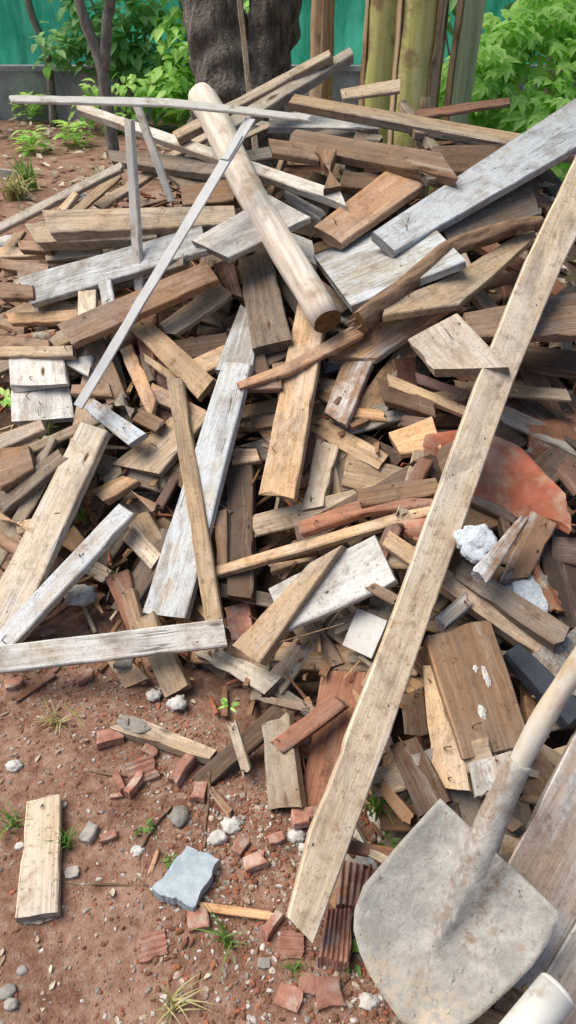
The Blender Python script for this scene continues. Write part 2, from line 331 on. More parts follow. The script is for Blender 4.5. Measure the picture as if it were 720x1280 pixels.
def lump_mesh(name, sx, sy, sz, seed, sub=3, amp=.25, freq=2.2, flat=True):
    bm = bmesh.new(); bmesh.ops.create_icosphere(bm, subdivisions=sub, radius=1)
    for v in bm.verts:
        d = v.co.copy(); k = 1 + amp * n3(d.x * freq + seed, d.y * freq, d.z * freq) + amp * .5 * n3(d.x * freq * 3 + seed, d.y * freq * 3, d.z * freq * 3 + 4)
        v.co = Vector((d.x * sx * k, d.y * sy * k, max(d.z, -.55) * sz * k))
    me = bpy.data.meshes.new(name); bm.to_mesh(me); bm.free()
    if not flat: me.polygons.foreach_set('use_smooth', [True] * len(me.polygons))
    return me
def shard_mesh(name, s, seed, aspect=1.8, ridged=False):
    """broken brick or wood shard: an uneven prism with chipped outline"""
    rnd = random.Random(seed); n = 6; a, b = s * .5, s * .5 / aspect; h = s * .28
    if ridged: return sheet_mesh(name, [(-a, b, -a, -b), (a * .9, b * 1.1, a, -b * .8)], h * .8, 0, 8, 18, s * .10, seed, 4, h * .35)
    pts = [(-a, -b), (0, -b * 1.05), (a, -b), (a * 1.05, 0), (a, b), (0, b), (-a, b), (-a * .95, 0)]
    pts = [(x * rnd.uniform(.75, 1.08), y * rnd.uniform(.75, 1.1)) for x, y in pts]; k = len(pts)
    V = [(x, y, -h * .4) for x, y in pts] + [(x * 1.0, y * 1.0, h * rnd.uniform(.55, .7)) for x, y in pts] + [(x * .86, y * .84, h * rnd.uniform(.66, .85)) for x, y in pts]
    Fc = [tuple(range(k - 1, -1, -1)), tuple(range(2 * k, 3 * k))]
    for l in (0, 1):
        for i in range(k): Fc.append((l * k + i, l * k + (i + 1) % k, (l + 1) * k + (i + 1) % k, (l + 1) * k + i))
    return mesh(name, V, Fc)
class Leaves:
    def __init__(s): s.V, s.F, s.S = [], [], []
    def leaf(s, p, d, up, L, W, shade, droop=.25):
        p = Vector(p); d = Vector(d).normalized(); side = d.cross(Vector(up))
        if side.length < 1e-3: side = Vector((1, 0, 0))
        side.normalize(); nn = side.cross(d); b = len(s.V)
        m1 = p + d * L * .35 - nn * L * droop * .1; m2 = p + d * L * .7 - nn * L * droop * .45; tip = p + d * L - nn * L * droop
        s.V += [p, m1 + side * W * .5 + nn * W * .12, m1, m1 - side * W * .5 + nn * W * .12, m2 + side * W * .36 + nn * W * .1, m2, m2 - side * W * .36 + nn * W * .1, tip]
        for f in ((0, 2, 1), (0, 3, 2), (1, 2, 5, 4), (2, 3, 6, 5), (4, 5, 7), (5, 6, 7)): s.F.append(tuple(b + i for i in f)); s.S.append(shade)
    def lobed(s, p, d, up, L, shade):
        p = Vector(p); d = Vector(d).normalized(); side = d.cross(Vector(up))
        if side.length < 1e-3: side = Vector((1, 0, 0))
        side.normalize()
        for a, l in ((0, 1.), (.75, .85), (-.75, .85), (1.5, .6), (-1.5, .6)):
            s.leaf(p, d * math.cos(a) + side * math.sin(a), up, L * l, L * .42 * l, shade, .3)
    def blade(s, p, az, lean, L, W, shade):
        p = Vector(p); dr = Vector((math.cos(az), math.sin(az), 0)); sd = Vector((-math.sin(az), math.cos(az), 0)); b = len(s.V); k = 5
        for i in range(k + 1):
            f = i / k; q = p + dr * (L * lean * f * f) + Vector((0, 0, L * (f - .45 * lean * f * f))); w = W * .5 * (1 - f ** 1.6)
            s.V += [q - sd * w, q + sd * w + Vector((0, 0, w * .3))]
        for i in range(k): s.F.append((b + 2 * i, b + 2 * i + 1, b + 2 * i + 3, b + 2 * i + 2)); s.S.append(shade)
    def build(s, name, mat, parent=None):
        me = mesh(name, s.V, s.F); face_attr(me, 'shade', s.S); return link(name, me, mat, parent)
SKY_STRENGTH, SUN_STRENGTH = .15, 4.4
# world-space data: (name, finish, thickness, location, rotation, outline pairs, options, label)
PLANKS = [
('wood_scrap','pale',0.02,(0.3903,2.0910,0.6208),(0.6824,0.3571,0.1003,0.6299),(-0.2944,-0.06131,-0.387,0.06131,0.3982,-0.0628,0.2832,0.0628),0,''),
('wood_scrap','redbrown',0.026,(0.5177,2.2132,0.6739),(0.7362,0.1628,-0.0081,0.6568),(-0.3455,-0.03772,-0.3765,0.03772,0.3779,-0.03985,0.3441,0.03985),0,''),
('wood_scrap','greytan',0.01,(-0.6746,2.1881,0.3327),(0.7883,0.2067,-0.0031,0.5795),(-0.2677,-0.01772,-0.2733,0.01772,0.2711,-0.01955,0.27,0.01955),0,''),
('wood_scrap','brown',0.02,(0.8066,2.1601,0.6192),(0.8790,0.1155,0.0833,0.4551),(-0.3505,-0.04354,-0.3533,0.04354,0.3461,-0.04936,0.3577,0.04936),0,''),
('wood_scrap','greytan',0.026,(-0.3316,2.7893,0.8681),(0.4971,-0.0484,-0.1957,0.8439),(-0.1772,-0.04751,-0.1968,0.04751,0.2057,-0.04914,0.1682,0.04914),0,''),
('wood_scrap','tan',0.02,(0.2262,2.1738,0.6806),(0.8776,0.1601,-0.2067,0.4019),(-0.2652,-0.04052,-0.2865,0.04052,0.2753,-0.03922,0.2764,0.03922),0,''),
('wood_scrap','brown',0.02,(-0.1890,1.9960,0.4171),(0.5127,0.0429,-0.3030,0.8022),(-0.1408,-0.03932,-0.138,0.03932,0.1367,-0.03863,0.142,0.03863),0,''),
('wood_scrap','orangetan',0.02,(0.0648,2.8154,0.8840),(0.7023,0.0898,-0.2998,0.6394),(-0.2673,-0.04713,-0.2374,0.04713,0.2386,-0.04508,0.2661,0.04508),0,''),
('wood_scrap','greytan',0.014,(0.3306,1.5475,0.4156),(0.9255,0.1200,-0.1502,0.3263),(-0.2448,-0.0173,-0.2409,0.0173,0.2437,-0.01764,0.242,0.01764),0,''),
('wood_scrap','tan',0.02,(0.4942,1.5485,0.4299),(0.0907,0.0195,-0.2581,0.9617),(-0.09866,-0.03707,-0.1106,0.03707,0.0961,-0.03681,0.1132,0.03681),0,''),
('wood_scrap','brown',0.026,(0.3202,1.7453,0.4861),(0.1227,-0.1448,-0.3268,0.9258),(-0.2496,-0.01699,-0.2534,0.01699,0.2512,-0.01745,0.2518,0.01745),0,''),
('wood_scrap','darkbrown',0.026,(0.5863,2.1260,0.6712),(0.9169,-0.0183,-0.0927,0.3879),(-0.2504,-0.02996,-0.231,0.02996,0.2229,-0.03036,0.2585,0.03036),0,''),
('wood_scrap','greywhite',0.02,(-0.6529,2.3452,0.4308),(0.9298,0.1686,-0.3243,-0.0438),(-0.2365,-0.06354,-0.2991,0.06354,0.2958,-0.05736,0.2399,0.05736),0,''),
('wood_scrap','brown',0.026,(-0.4951,1.8435,0.2343),(0.8948,0.1321,-0.3398,0.2577),(-0.2522,-0.02879,-0.2657,0.02879,0.2596,-0.0272,0.2583,0.0272),0,''),
('wood_scrap','brown',0.014,(0.1796,2.9208,0.9211),(0.8327,0.1637,0.0118,0.5288),(-0.3775,-0.02355,-0.3694,0.02355,0.3772,-0.0261,0.3697,0.0261),0,''),
('wood_scrap','redbrown',0.02,(0.1567,2.7669,0.8968),(-0.1022,0.0359,-0.0898,0.9901),(-0.2514,-0.06504,-0.189,0.06504,0.199,-0.06151,0.2414,0.06151),0,''),
('wood_scrap','greydark',0.026,(-0.4424,1.7310,0.1847),(0.8588,0.1878,-0.2168,0.4244),(-0.2006,-0.02358,-0.1963,0.02358,0.1971,-0.02378,0.1998,0.02378),0,''),
('wood_scrap','tan',0.01,(-0.2668,2.5071,0.6639),(0.7730,0.1503,-0.3530,0.5053),(-0.1228,-0.04049,-0.1259,0.04049,0.1292,-0.03909,0.1195,0.03909),0,''),
('wood_scrap','orangetan',0.014,(-0.6877,2.5082,0.5100),(0.9187,0.0703,-0.1531,0.3573),(-0.1713,-0.05643,-0.1426,0.05643,0.1386,-0.0591,0.1753,0.0591),0,''),
('wood_scrap','redbrown',0.01,(-0.3966,2.0844,0.4751),(0.5854,0.1423,-0.2114,0.7696),(-0.1888,-0.04243,-0.2117,0.04243,0.2039,-0.04137,0.1966,0.04137),0,''),
('wood_scrap','redbrown',0.026,(0.8048,2.5768,0.7762),(0.5535,0.2879,-0.0341,0.7807),(-0.1998,-0.04465,-0.2114,0.04465,0.2119,-0.04252,0.1993,0.04252),0,''),
('wood_scrap','tan',0.01,(-0.3647,1.6622,0.1801),(0.3353,0.0311,-0.2538,0.9068),(-0.1483,-0.04181,-0.1548,0.04181,0.1489,-0.04071,0.1542,0.04071),0,''),
('wood_scrap','tan',0.02,(-0.8842,2.6554,0.4864),(0.9461,0.1668,-0.2567,-0.1055),(-0.3011,-0.058,-0.3583,0.058,0.3549,-0.0545,0.3045,0.0545),0,''),
('wood_scrap','greytan',0.026,(-0.2257,2.4485,0.6489),(0.7240,0.1508,-0.2976,0.6038),(-0.2573,-0.05245,-0.2465,0.05245,0.2544,-0.05001,0.2494,0.05001),0,''),
('wood_scrap','pale',0.026,(0.6843,2.6532,0.8394),(0.2161,0.0731,-0.2209,0.9482),(-0.2873,-0.01604,-0.2922,0.01604,0.2921,-0.01615,0.2874,0.01615),0,''),
('wood_scrap','redbrown',0.02,(1.0793,2.5827,0.7436),(0.0090,0.2052,-0.1560,0.9662),(-0.3825,-0.045,-0.3409,0.045,0.3405,-0.03981,0.3829,0.03981),0,''),
('wood_scrap','greydark',0.026,(-0.5931,1.9769,0.2857),(0.9143,0.2892,-0.2729,0.0767),(-0.2861,-0.02174,-0.2834,0.02174,0.283,-0.02034,0.2864,0.02034),0,''),
('wood_scrap','pale',0.01,(-0.7531,2.5594,0.5495),(0.8657,0.1909,-0.2761,0.3713),(-0.2757,-0.04122,-0.2815,0.04122,0.2828,-0.04011,0.2743,0.04011),0,''),
('wood_scrap','pale',0.01,(0.1477,3.1250,1.0140),(0.6921,0.0175,-0.1024,0.7143),(-0.2036,-0.03083,-0.1775,0.03083,0.1803,-0.02948,0.2007,0.02948),0,''),
('wood_scrap','grey',0.014,(0.0779,2.9530,1.0042),(0.4071,-0.0667,-0.1024,0.9052),(-0.3348,-0.01799,-0.3613,0.01799,0.3542,-0.02025,0.3419,0.02025),0,''),
('wood_scrap','redbrown',0.01,(0.5132,1.8231,0.5745),(0.4325,0.0597,-0.1244,0.8910),(-0.1972,-0.04341,-0.1947,0.04341,0.2059,-0.04432,0.1861,0.04432),0,''),
('wood_scrap','tan',0.02,(0.1221,2.6705,0.8442),(0.7835,0.2897,-0.1895,0.5161),(-0.1625,-0.04175,-0.1745,0.04175,0.1805,-0.03982,0.1564,0.03982),0,''),
('wood_scrap','redbrown',0.014,(-0.4362,2.1854,0.5392),(0.6900,0.0216,-0.3740,0.6193),(-0.2439,-0.02661,-0.2379,0.02661,0.2372,-0.0258,0.2446,0.0258),0,''),
('wood_scrap','brown',0.01,(-0.8089,2.6758,0.6060),(0.0843,-0.1355,-0.3848,0.9091),(-0.2629,-0.02061,-0.2453,0.02061,0.2455,-0.01945,0.2627,0.01945),0,''),
('wood_scrap','orangetan',0.02,(-0.0033,1.7593,0.3792),(0.4963,-0.0622,-0.3170,0.8058),(-0.1357,-0.02828,-0.1332,0.02828,0.1367,-0.02831,0.1322,0.02831),0,''),
('wood_scrap','darkbrown',0.026,(0.5383,1.6054,0.5154),(0.8968,0.2978,0.1057,0.3098),(-0.2571,-0.04158,-0.2889,0.04158,0.2886,-0.04488,0.2574,0.04488),0,''),
('wood_scrap','grey',0.01,(-0.5594,2.2115,0.4383),(0.5974,0.0240,-0.2363,0.7660),(-0.2661,-0.01875,-0.2751,0.01875,0.2697,-0.019,0.2715,0.019),0,''),
('wood_scrap','greydark',0.014,(-0.8076,1.9831,0.2485),(0.6794,-0.0680,-0.3927,0.6161),(-0.2467,-0.05914,-0.2185,0.05914,0.2167,-0.05891,0.2485,0.05891),0,''),
('wood_scrap','brown',0.014,(0.5753,2.8121,0.9008),(0.7148,0.0961,-0.0691,0.6893),(-0.2944,-0.03094,-0.275,0.03094,0.2745,-0.03222,0.2949,0.03222),0,''),
('wood_scrap','tan',0.01,(-0.7798,3.0346,0.7402),(0.9316,0.1863,-0.3098,0.0368),(-0.151,-0.03846,-0.1887,0.03846,0.1792,-0.03669,0.1606,0.03669),0,''),
('wood_scrap','greytan',0.014,(-0.6150,1.8714,0.2812),(0.7612,0.2446,-0.2817,0.5305),(-0.1743,-0.04215,-0.1732,0.04215,0.1907,-0.04055,0.1569,0.04055),0,''),
('wood_scrap','greytan',0.026,(-0.4907,1.8170,0.2837),(0.2040,-0.0679,-0.3401,0.9155),(-0.1696,-0.03222,-0.1512,0.03222,0.1623,-0.0315,0.1585,0.0315),0,''),
('wood_scrap','greywhite',0.026,(0.0848,2.0053,0.5176),(0.9224,0.3372,-0.1872,-0.0214),(-0.1867,-0.0212,-0.1905,0.0212,0.1918,-0.0207,0.1854,0.0207),0,''),
('wood_scrap','orangetan',0.014,(0.0266,2.3904,0.7090),(0.9536,0.2523,-0.0314,0.1610),(-0.3195,-0.03992,-0.2863,0.03992,0.2958,-0.0427,0.31,0.0427),0,''),
('wood_scrap','tan',0.026,(-0.2938,1.4709,0.1117),(0.4990,0.0187,-0.4108,0.7628),(-0.2569,-0.03957,-0.2556,0.03957,0.252,-0.03754,0.2605,0.03754),0,''),
('wood_scrap','brown',0.02,(0.6330,2.8768,0.9704),(0.8330,0.3034,0.1912,0.4212),(-0.2953,-0.01317,-0.3048,0.01317,0.3238,-0.01465,0.2763,0.01465),0,''),
('wood_scrap','greytan',0.026,(0.4798,2.6687,0.9991),(0.5796,0.1935,-0.0112,0.7915),(-0.2893,-0.01855,-0.3042,0.01855,0.3024,-0.01884,0.2912,0.01884),0,''),
('wood_scrap','greydark',0.02,(-0.3861,1.5221,0.1502),(0.8631,0.0623,-0.2911,0.4080),(-0.1218,-0.03892,-0.132,0.03892,0.1321,-0.03903,0.1217,0.03903),0,''),
('wood_scrap','tan',0.014,(-0.0698,1.8855,0.4136),(0.0982,-0.1804,-0.3431,0.9166),(-0.266,-0.03076,-0.2663,0.03076,0.2648,-0.03139,0.2675,0.03139),0,''),
('wood_scrap','darkbrown',0.01,(0.1361,1.7495,0.4229),(0.3530,-0.0621,-0.2485,0.8999),(-0.1952,-0.05193,-0.176,0.05193,0.1931,-0.05143,0.1781,0.05143),0,''),
('wood_scrap','orangetan',0.01,(-0.1925,1.5528,0.1856),(0.0954,0.0311,-0.2632,0.9595),(-0.1385,-0.03619,-0.1194,0.03619,0.1276,-0.03423,0.1304,0.03423),0,''),
('wood_scrap','grey',0.014,(-0.0481,2.7752,0.9615),(0.9362,0.3176,-0.0081,0.1505),(-0.1714,-0.02479,-0.1614,0.02479,0.1657,-0.02555,0.1671,0.02555),0,''),
('wood_scrap','greydark',0.01,(0.0999,1.3042,0.2010),(0.1660,-0.1022,-0.3114,0.9301),(-0.2997,-0.01941,-0.3014,0.01941,0.3009,-0.0182,0.3002,0.0182),0,''),
('wood_scrap','orangetan',0.026,(0.3021,2.2313,0.7411),(0.8575,0.1073,-0.2190,0.4531),(-0.2431,-0.04466,-0.2423,0.04466,0.2369,-0.04298,0.2485,0.04298),0,''),
('wood_scrap','redbrown',0.014,(0.7075,1.8465,0.5753),(0.4013,0.2249,-0.1489,0.8753),(-0.2434,-0.01834,-0.2401,0.01834,0.2414,-0.01696,0.2421,0.01696),0,''),
('wood_scrap','tan',0.014,(0.3916,1.5154,0.4032),(0.2263,-0.0795,-0.2690,0.9328),(-0.2757,-0.04489,-0.2736,0.04489,0.2834,-0.04581,0.266,0.04581),0,''),
('wood_scrap','brown',0.026,(0.3131,0.8844,0.1397),(0.2360,-0.1426,-0.3190,0.9067),(-0.123,-0.02926,-0.1122,0.02926,0.1195,-0.02907,0.1157,0.02907),0,''),
('wood_scrap','redbrown',0.026,(0.6739,2.2685,0.7160),(0.7212,0.1242,-0.0323,0.6807),(-0.1605,-0.02745,-0.1697,0.02745,0.1715,-0.02819,0.1587,0.02819),0,''),
('wood_scrap','greytan',0.014,(0.1550,1.3669,0.2575),(0.8895,0.0845,-0.2771,0.3532),(-0.322,-0.03206,-0.3095,0.03206,0.3095,-0.03223,0.3221,0.03223),0,''),
('wood_scrap','tan',0.01,(0.3831,1.3171,0.3321),(0.8518,0.1070,-0.2546,0.4452),(-0.3003,-0.02163,-0.2929,0.02163,0.2951,-0.02054,0.2981,0.02054),0,''),
('wood_scrap','redbrown',0.014,(0.6080,1.7131,0.5336),(0.5416,0.0790,-0.2056,0.8113),(-0.2666,-0.02871,-0.2705,0.02871,0.2621,-0.02852,0.275,0.02852),0,''),
('wood_scrap','redbrown',0.026,(0.2701,1.3653,0.3208),(0.6660,-0.0160,-0.2846,0.6893),(-0.1413,-0.01348,-0.1441,0.01348,0.1398,-0.01344,0.1457,0.01344),0,''),
('wood_scrap','orangetan',0.01,(0.2952,1.8903,0.5674),(0.8505,0.2380,-0.1389,0.4480),(-0.2025,-0.0309,-0.2022,0.0309,0.2078,-0.0306,0.1969,0.0306),0,''),
('wood_scrap','greywhite',0.014,(0.2090,0.8186,0.0279),(0.5699,-0.1619,-0.3449,0.7280),(-0.07891,-0.02969,-0.06739,0.02969,0.06658,-0.02987,0.07971,0.02987),0,''),
('wood_scrap','redbrown',0.02,(-0.2917,1.8282,0.3338),(0.8132,0.0643,-0.1524,0.5580),(-0.202,-0.01479,-0.1974,0.01479,0.194,-0.01565,0.2054,0.01565),0,''),
('wood_scrap','greytan',0.014,(0.5766,0.8792,0.1767),(0.2803,0.0450,-0.1653,0.9445),(-0.1459,-0.0142,-0.1497,0.0142,0.1495,-0.01418,0.1462,0.01418),0,''),
('wood_scrap','tan',0.014,(-0.8623,2.3123,0.4339),(0.9130,0.2730,-0.2822,-0.1112),(-0.3192,-0.03547,-0.321,0.03547,0.3195,-0.03221,0.3207,0.03221),0,''),
('wood_scrap','brown',0.026,(0.2698,0.6167,0.0078),(0.2868,-0.1323,-0.3761,0.8711),(-0.2401,-0.04138,-0.241,0.04138,0.2385,-0.03913,0.2426,0.03913),0,''),
('wood_scrap','greytan',0.02,(-0.6182,2.0997,0.4247),(0.7066,-0.0340,-0.2898,0.6447),(-0.333,-0.03633,-0.3056,0.03633,0.3127,-0.03793,0.3259,0.03793),0,''),
('wood_scrap','greydark',0.01,(-0.1944,1.7109,0.2758),(0.2223,-0.0870,-0.3693,0.8981),(-0.1076,-0.03523,-0.09914,0.03523,0.09754,-0.03484,0.1092,0.03484),0,''),
('wood_scrap','redbrown',0.026,(0.3884,0.5882,0.0348),(0.7316,-0.0855,-0.3285,0.5912),(-0.2573,-0.03374,-0.2479,0.03374,0.2503,-0.03425,0.255,0.03425),0,''),
('wood_scrap','brown',0.014,(-0.1310,2.2686,0.5766),(0.9598,0.1646,-0.2071,0.0938),(-0.2197,-0.03435,-0.2209,0.03435,0.2214,-0.03364,0.2191,0.03364),0,''),
('wood_scrap','darkbrown',0.014,(0.1845,1.0670,0.1190),(0.6238,-0.1155,-0.2612,0.7276),(-0.2437,-0.02618,-0.2324,0.02618,0.2403,-0.02731,0.2358,0.02731),0,''),
('wood_scrap','pale',0.01,(-0.1665,3.0492,0.9659),(0.9590,0.1056,-0.1165,0.2356),(-0.2684,-0.01834,-0.2761,0.01834,0.2719,-0.0182,0.2727,0.0182),0,''),
('wood_scrap','greytan',0.026,(0.1115,1.5760,0.3236),(0.6573,-0.0376,-0.4212,0.6238),(-0.1522,-0.03759,-0.1494,0.03759,0.1433,-0.03661,0.1583,0.03661),0,''),
('wood_scrap','greytan',0.026,(0.0713,1.7795,0.4238),(0.4352,-0.0444,-0.2824,0.8537),(-0.1244,-0.03699,-0.1182,0.03699,0.1237,-0.03681,0.1188,0.03681),0,''),
('wood_scrap','brown',0.02,(0.5160,1.1471,0.2785),(0.7396,0.0089,-0.2843,0.6100),(-0.1845,-0.01603,-0.1829,0.01603,0.1797,-0.01574,0.1876,0.01574),0,''),
('wood_scrap','tan',0.02,(0.2487,1.1448,0.2138),(0.0881,-0.1607,-0.3004,0.9360),(-0.1196,-0.0127,-0.1178,0.0127,0.1188,-0.01251,0.1185,0.01251),0,''),
('wood_scrap','orangetan',0.014,(0.2260,1.1491,0.1932),(0.3727,-0.0736,-0.2668,0.8857),(-0.1669,-0.02977,-0.1635,0.02977,0.1674,-0.02899,0.163,0.02899),0,''),
('wood_scrap','greydark',0.02,(0.2827,1.2074,0.2582),(0.9133,0.0561,-0.3072,0.2616),(-0.2222,-0.02964,-0.2222,0.02964,0.2209,-0.0288,0.2235,0.0288),0,''),
('wood_scrap','greydark',0.02,(0.6787,2.6804,0.9504),(0.9176,0.1164,0.0649,0.3746),(-0.4005,-0.03903,-0.3598,0.03903,0.3544,-0.04298,0.4058,0.04298),0,''),
('wood_scrap','brown',0.026,(0.6575,1.5526,0.4675),(0.9013,0.2543,-0.0822,0.3410),(-0.1511,-0.03813,-0.1462,0.03813,0.1546,-0.03689,0.1427,0.03689),0,''),
('wood_scrap','brown',0.02,(0.6822,1.6749,0.5205),(0.6399,0.0911,-0.2377,0.7251),(-0.2117,-0.03098,-0.2036,0.03098,0.198,-0.03006,0.2173,0.03006),0,''),
('wood_scrap','tan',0.014,(-1.2002,3.0205,0.4788),(0.8885,0.1438,-0.3615,0.2433),(-0.164,-0.04237,-0.2039,0.04237,0.2022,-0.03945,0.1657,0.03945),0,''),
('wood_scrap','redbrown',0.02,(0.8234,2.6537,0.8863),(0.7760,0.1990,0.0725,0.5941),(-0.1936,-0.0225,-0.2127,0.0225,0.2175,-0.02358,0.1888,0.02358),0,''),
('wood_scrap','orangetan',0.02,(0.0222,1.2332,0.1298),(0.1417,-0.1944,-0.2002,0.9498),(-0.309,-0.0328,-0.3038,0.0328,0.3089,-0.03304,0.3039,0.03304),0,''),
('wood_scrap','brown',0.01,(-0.2652,1.6968,0.2920),(0.3511,-0.1067,-0.4164,0.8318),(-0.1509,-0.01471,-0.1433,0.01471,0.1456,-0.01466,0.1486,0.01466),0,''),
('wood_scrap','tan',0.014,(0.1706,1.3745,0.2716),(0.9110,0.1277,-0.2236,0.3221),(-0.2228,-0.02844,-0.2094,0.02844,0.2184,-0.0291,0.2138,0.0291),0,''),
('wood_scrap','pale',0.01,(0.2509,2.0508,0.6409),(0.2720,-0.0082,-0.1524,0.9501),(-0.2403,-0.04049,-0.2452,0.04049,0.2428,-0.03978,0.2428,0.03978),0,''),
('wood_scrap','brown',0.026,(0.5023,0.7267,0.1357),(0.9787,0.1870,0.0607,0.0585),(-0.3163,-0.01675,-0.3199,0.01675,0.3137,-0.01855,0.3225,0.01855),0,''),
('wood_scrap','tan',0.026,(0.2959,0.5080,-0.0016),(0.1761,-0.0861,-0.2701,0.9427),(-0.1053,-0.0393,-0.1094,0.0393,0.1031,-0.03822,0.1116,0.03822),0,''),
('wood_scrap','brown',0.026,(0.4628,0.9032,0.1905),(0.4543,0.0868,-0.1805,0.8680),(-0.2947,-0.0439,-0.2878,0.0439,0.2978,-0.04271,0.2847,0.04271),0,''),
('wood_scrap','pale',0.014,(0.1476,1.5448,0.3560),(0.9452,0.2876,-0.1505,0.0342),(-0.2569,-0.03084,-0.2458,0.03084,0.2451,-0.0317,0.2576,0.0317),0,''),
('wood_scrap','pale',0.014,(0.7178,1.0707,0.2392),(0.0365,0.0466,-0.1811,0.9817),(-0.3235,-0.02773,-0.3269,0.02773,0.3277,-0.02719,0.3226,0.02719),0,''),
('wood_scrap','orangetan',0.026,(0.1255,0.6762,0.0039),(0.3669,-0.1499,-0.3106,0.8640),(-0.08325,-0.03783,-0.08823,0.03783,0.08814,-0.03757,0.08333,0.03757),0,''),
('wood_scrap','brown',0.014,(0.2726,2.5139,0.8639),(0.3546,-0.0159,-0.1998,0.9133),(-0.2878,-0.03717,-0.2762,0.03717,0.2879,-0.0381,0.2761,0.0381),0,''),
('wood_scrap','pale',0.01,(0.7600,1.9381,0.6728),(0.7348,0.1710,-0.0941,0.6495),(-0.1721,-0.01548,-0.17,0.01548,0.1725,-0.01527,0.1695,0.01527),0,''),
('wood_scrap','brown',0.02,(-0.0472,1.9585,0.5096),(0.2229,-0.0842,-0.2858,0.9282),(-0.2963,-0.03143,-0.2831,0.03143,0.2831,-0.03101,0.2963,0.03101),0,''),
('wood_scrap','tan',0.01,(-0.0999,1.9129,0.4294),(0.9566,0.2032,-0.1942,-0.0765),(-0.252,-0.0244,-0.2626,0.0244,0.2592,-0.02369,0.2554,0.02369),0,''),
('wood_scrap','greytan',0.01,(0.4488,0.6577,0.0998),(0.6529,0.1729,-0.0675,0.7343),(-0.1836,-0.03417,-0.1825,0.03417,0.1859,-0.03444,0.1802,0.03444),0,''),
('wood_scrap','grey',0.02,(0.3326,2.4783,0.8687),(0.5146,0.0659,-0.0896,0.8502),(-0.3078,-0.02584,-0.3165,0.02584,0.3243,-0.02692,0.3,0.02692),0,''),
('wood_scrap','greytan',0.01,(0.3358,1.2091,0.2832),(0.0973,0.0059,-0.2104,0.9727),(-0.1637,-0.0392,-0.1496,0.0392,0.1466,-0.03712,0.1668,0.03712),0,''),
('wood_scrap','greydark',0.026,(0.0087,2.2296,0.6905),(0.5455,-0.0078,-0.3285,0.7710),(-0.2487,-0.04029,-0.2385,0.04029,0.2318,-0.03976,0.2554,0.03976),0,''),
('wood_scrap','grey',0.026,(-0.6114,2.4036,0.6184),(0.8703,0.3828,-0.2797,-0.1332),(-0.3732,-0.02181,-0.3619,0.02181,0.3667,-0.01942,0.3683,0.01942),0,''),
('wood_scrap','redbrown',0.026,(0.6702,2.1677,0.7720),(0.3719,0.0930,-0.1711,0.9076),(-0.2733,-0.02794,-0.2631,0.02794,0.2676,-0.02803,0.2688,0.02803),0,''),
('wood_scrap','brown',0.02,(0.2596,1.3894,0.3235),(0.1565,-0.1866,-0.2432,0.9389),(-0.287,-0.02293,-0.2866,0.02293,0.2822,-0.02344,0.2914,0.02344),0,''),
('wood_scrap','darkbrown',0.01,(0.6317,1.7499,0.5549),(0.4279,0.1424,-0.0317,0.8920),(-0.2532,-0.03941,-0.2518,0.03941,0.265,-0.03992,0.24,0.03992),0,''),
('wood_scrap','grey',0.014,(0.0916,1.7822,0.4296),(0.9528,0.2143,-0.2134,-0.0270),(-0.2698,-0.03617,-0.2633,0.03617,0.2659,-0.03489,0.2671,0.03489),0,''),
('wood_scrap','redbrown',0.02,(0.2189,2.0146,0.6214),(0.9681,0.1286,-0.2052,0.0651),(-0.1355,-0.02643,-0.1451,0.02643,0.1408,-0.02583,0.1398,0.02583),0,''),
('wood_scrap','greydark',0.026,(0.8711,2.7502,0.9108),(0.4457,0.2353,-0.1030,0.8575),(-0.145,-0.04712,-0.1315,0.04712,0.1403,-0.04531,0.1362,0.04531),0,''),
('wood_scrap','tan',0.01,(0.2258,2.6192,0.9685),(0.7596,0.1861,-0.0801,0.6180),(-0.1472,-0.03024,-0.1663,0.03024,0.163,-0.03035,0.1505,0.03035),0,''),
('wood_scrap','darkbrown',0.026,(0.6113,1.3650,0.4040),(0.6550,0.2020,-0.0181,0.7279),(-0.2411,-0.04767,-0.2531,0.04767,0.2606,-0.0482,0.2335,0.0482),0,''),
('wood_scrap','tan',0.02,(0.3208,1.2878,0.3171),(0.8296,0.1810,-0.1831,0.4954),(-0.269,-0.04025,-0.2801,0.04025,0.2715,-0.03984,0.2776,0.03984),0,''),
('wood_scrap','brown',0.014,(0.5627,2.1012,0.7306),(0.9496,0.2566,-0.0475,0.1739),(-0.225,-0.01721,-0.2257,0.01721,0.2277,-0.01636,0.2229,0.01636),0,''),
('wood_scrap','pale',0.014,(-0.8093,1.7058,0.1729),(0.8344,0.0504,-0.3767,0.3991),(-0.2666,-0.03696,-0.2884,0.03696,0.2795,-0.03477,0.2756,0.03477),0,''),
('wood_scrap','brown',0.02,(0.2178,1.4642,0.4410),(0.9125,0.2996,-0.2541,0.1146),(-0.2381,-0.0302,-0.2272,0.0302,0.2403,-0.02896,0.2249,0.02896),0,''),
('wood_scrap','pale',0.02,(0.1614,0.7441,0.0219),(0.4954,-0.1822,-0.3393,0.7786),(-0.2652,-0.027,-0.2624,0.027,0.2646,-0.0276,0.263,0.0276),0,''),
('wood_scrap','pale',0.01,(0.5243,2.1298,0.7532),(0.6307,0.0941,-0.2211,0.7379),(-0.1577,-0.01596,-0.1468,0.01596,0.1442,-0.01568,0.1602,0.01568),0,''),
('wood_scrap','darkbrown',0.02,(0.8690,2.3257,0.7622),(0.6678,0.1961,-0.0683,0.7148),(-0.2032,-0.03042,-0.2074,0.03042,0.2029,-0.0299,0.2077,0.0299),0,''),
('wood_scrap','brown',0.02,(0.1190,2.4323,0.7481),(0.9611,0.1908,-0.0934,0.1767),(-0.1113,-0.02351,-0.1108,0.02351,0.1059,-0.02364,0.1163,0.02364),0,''),
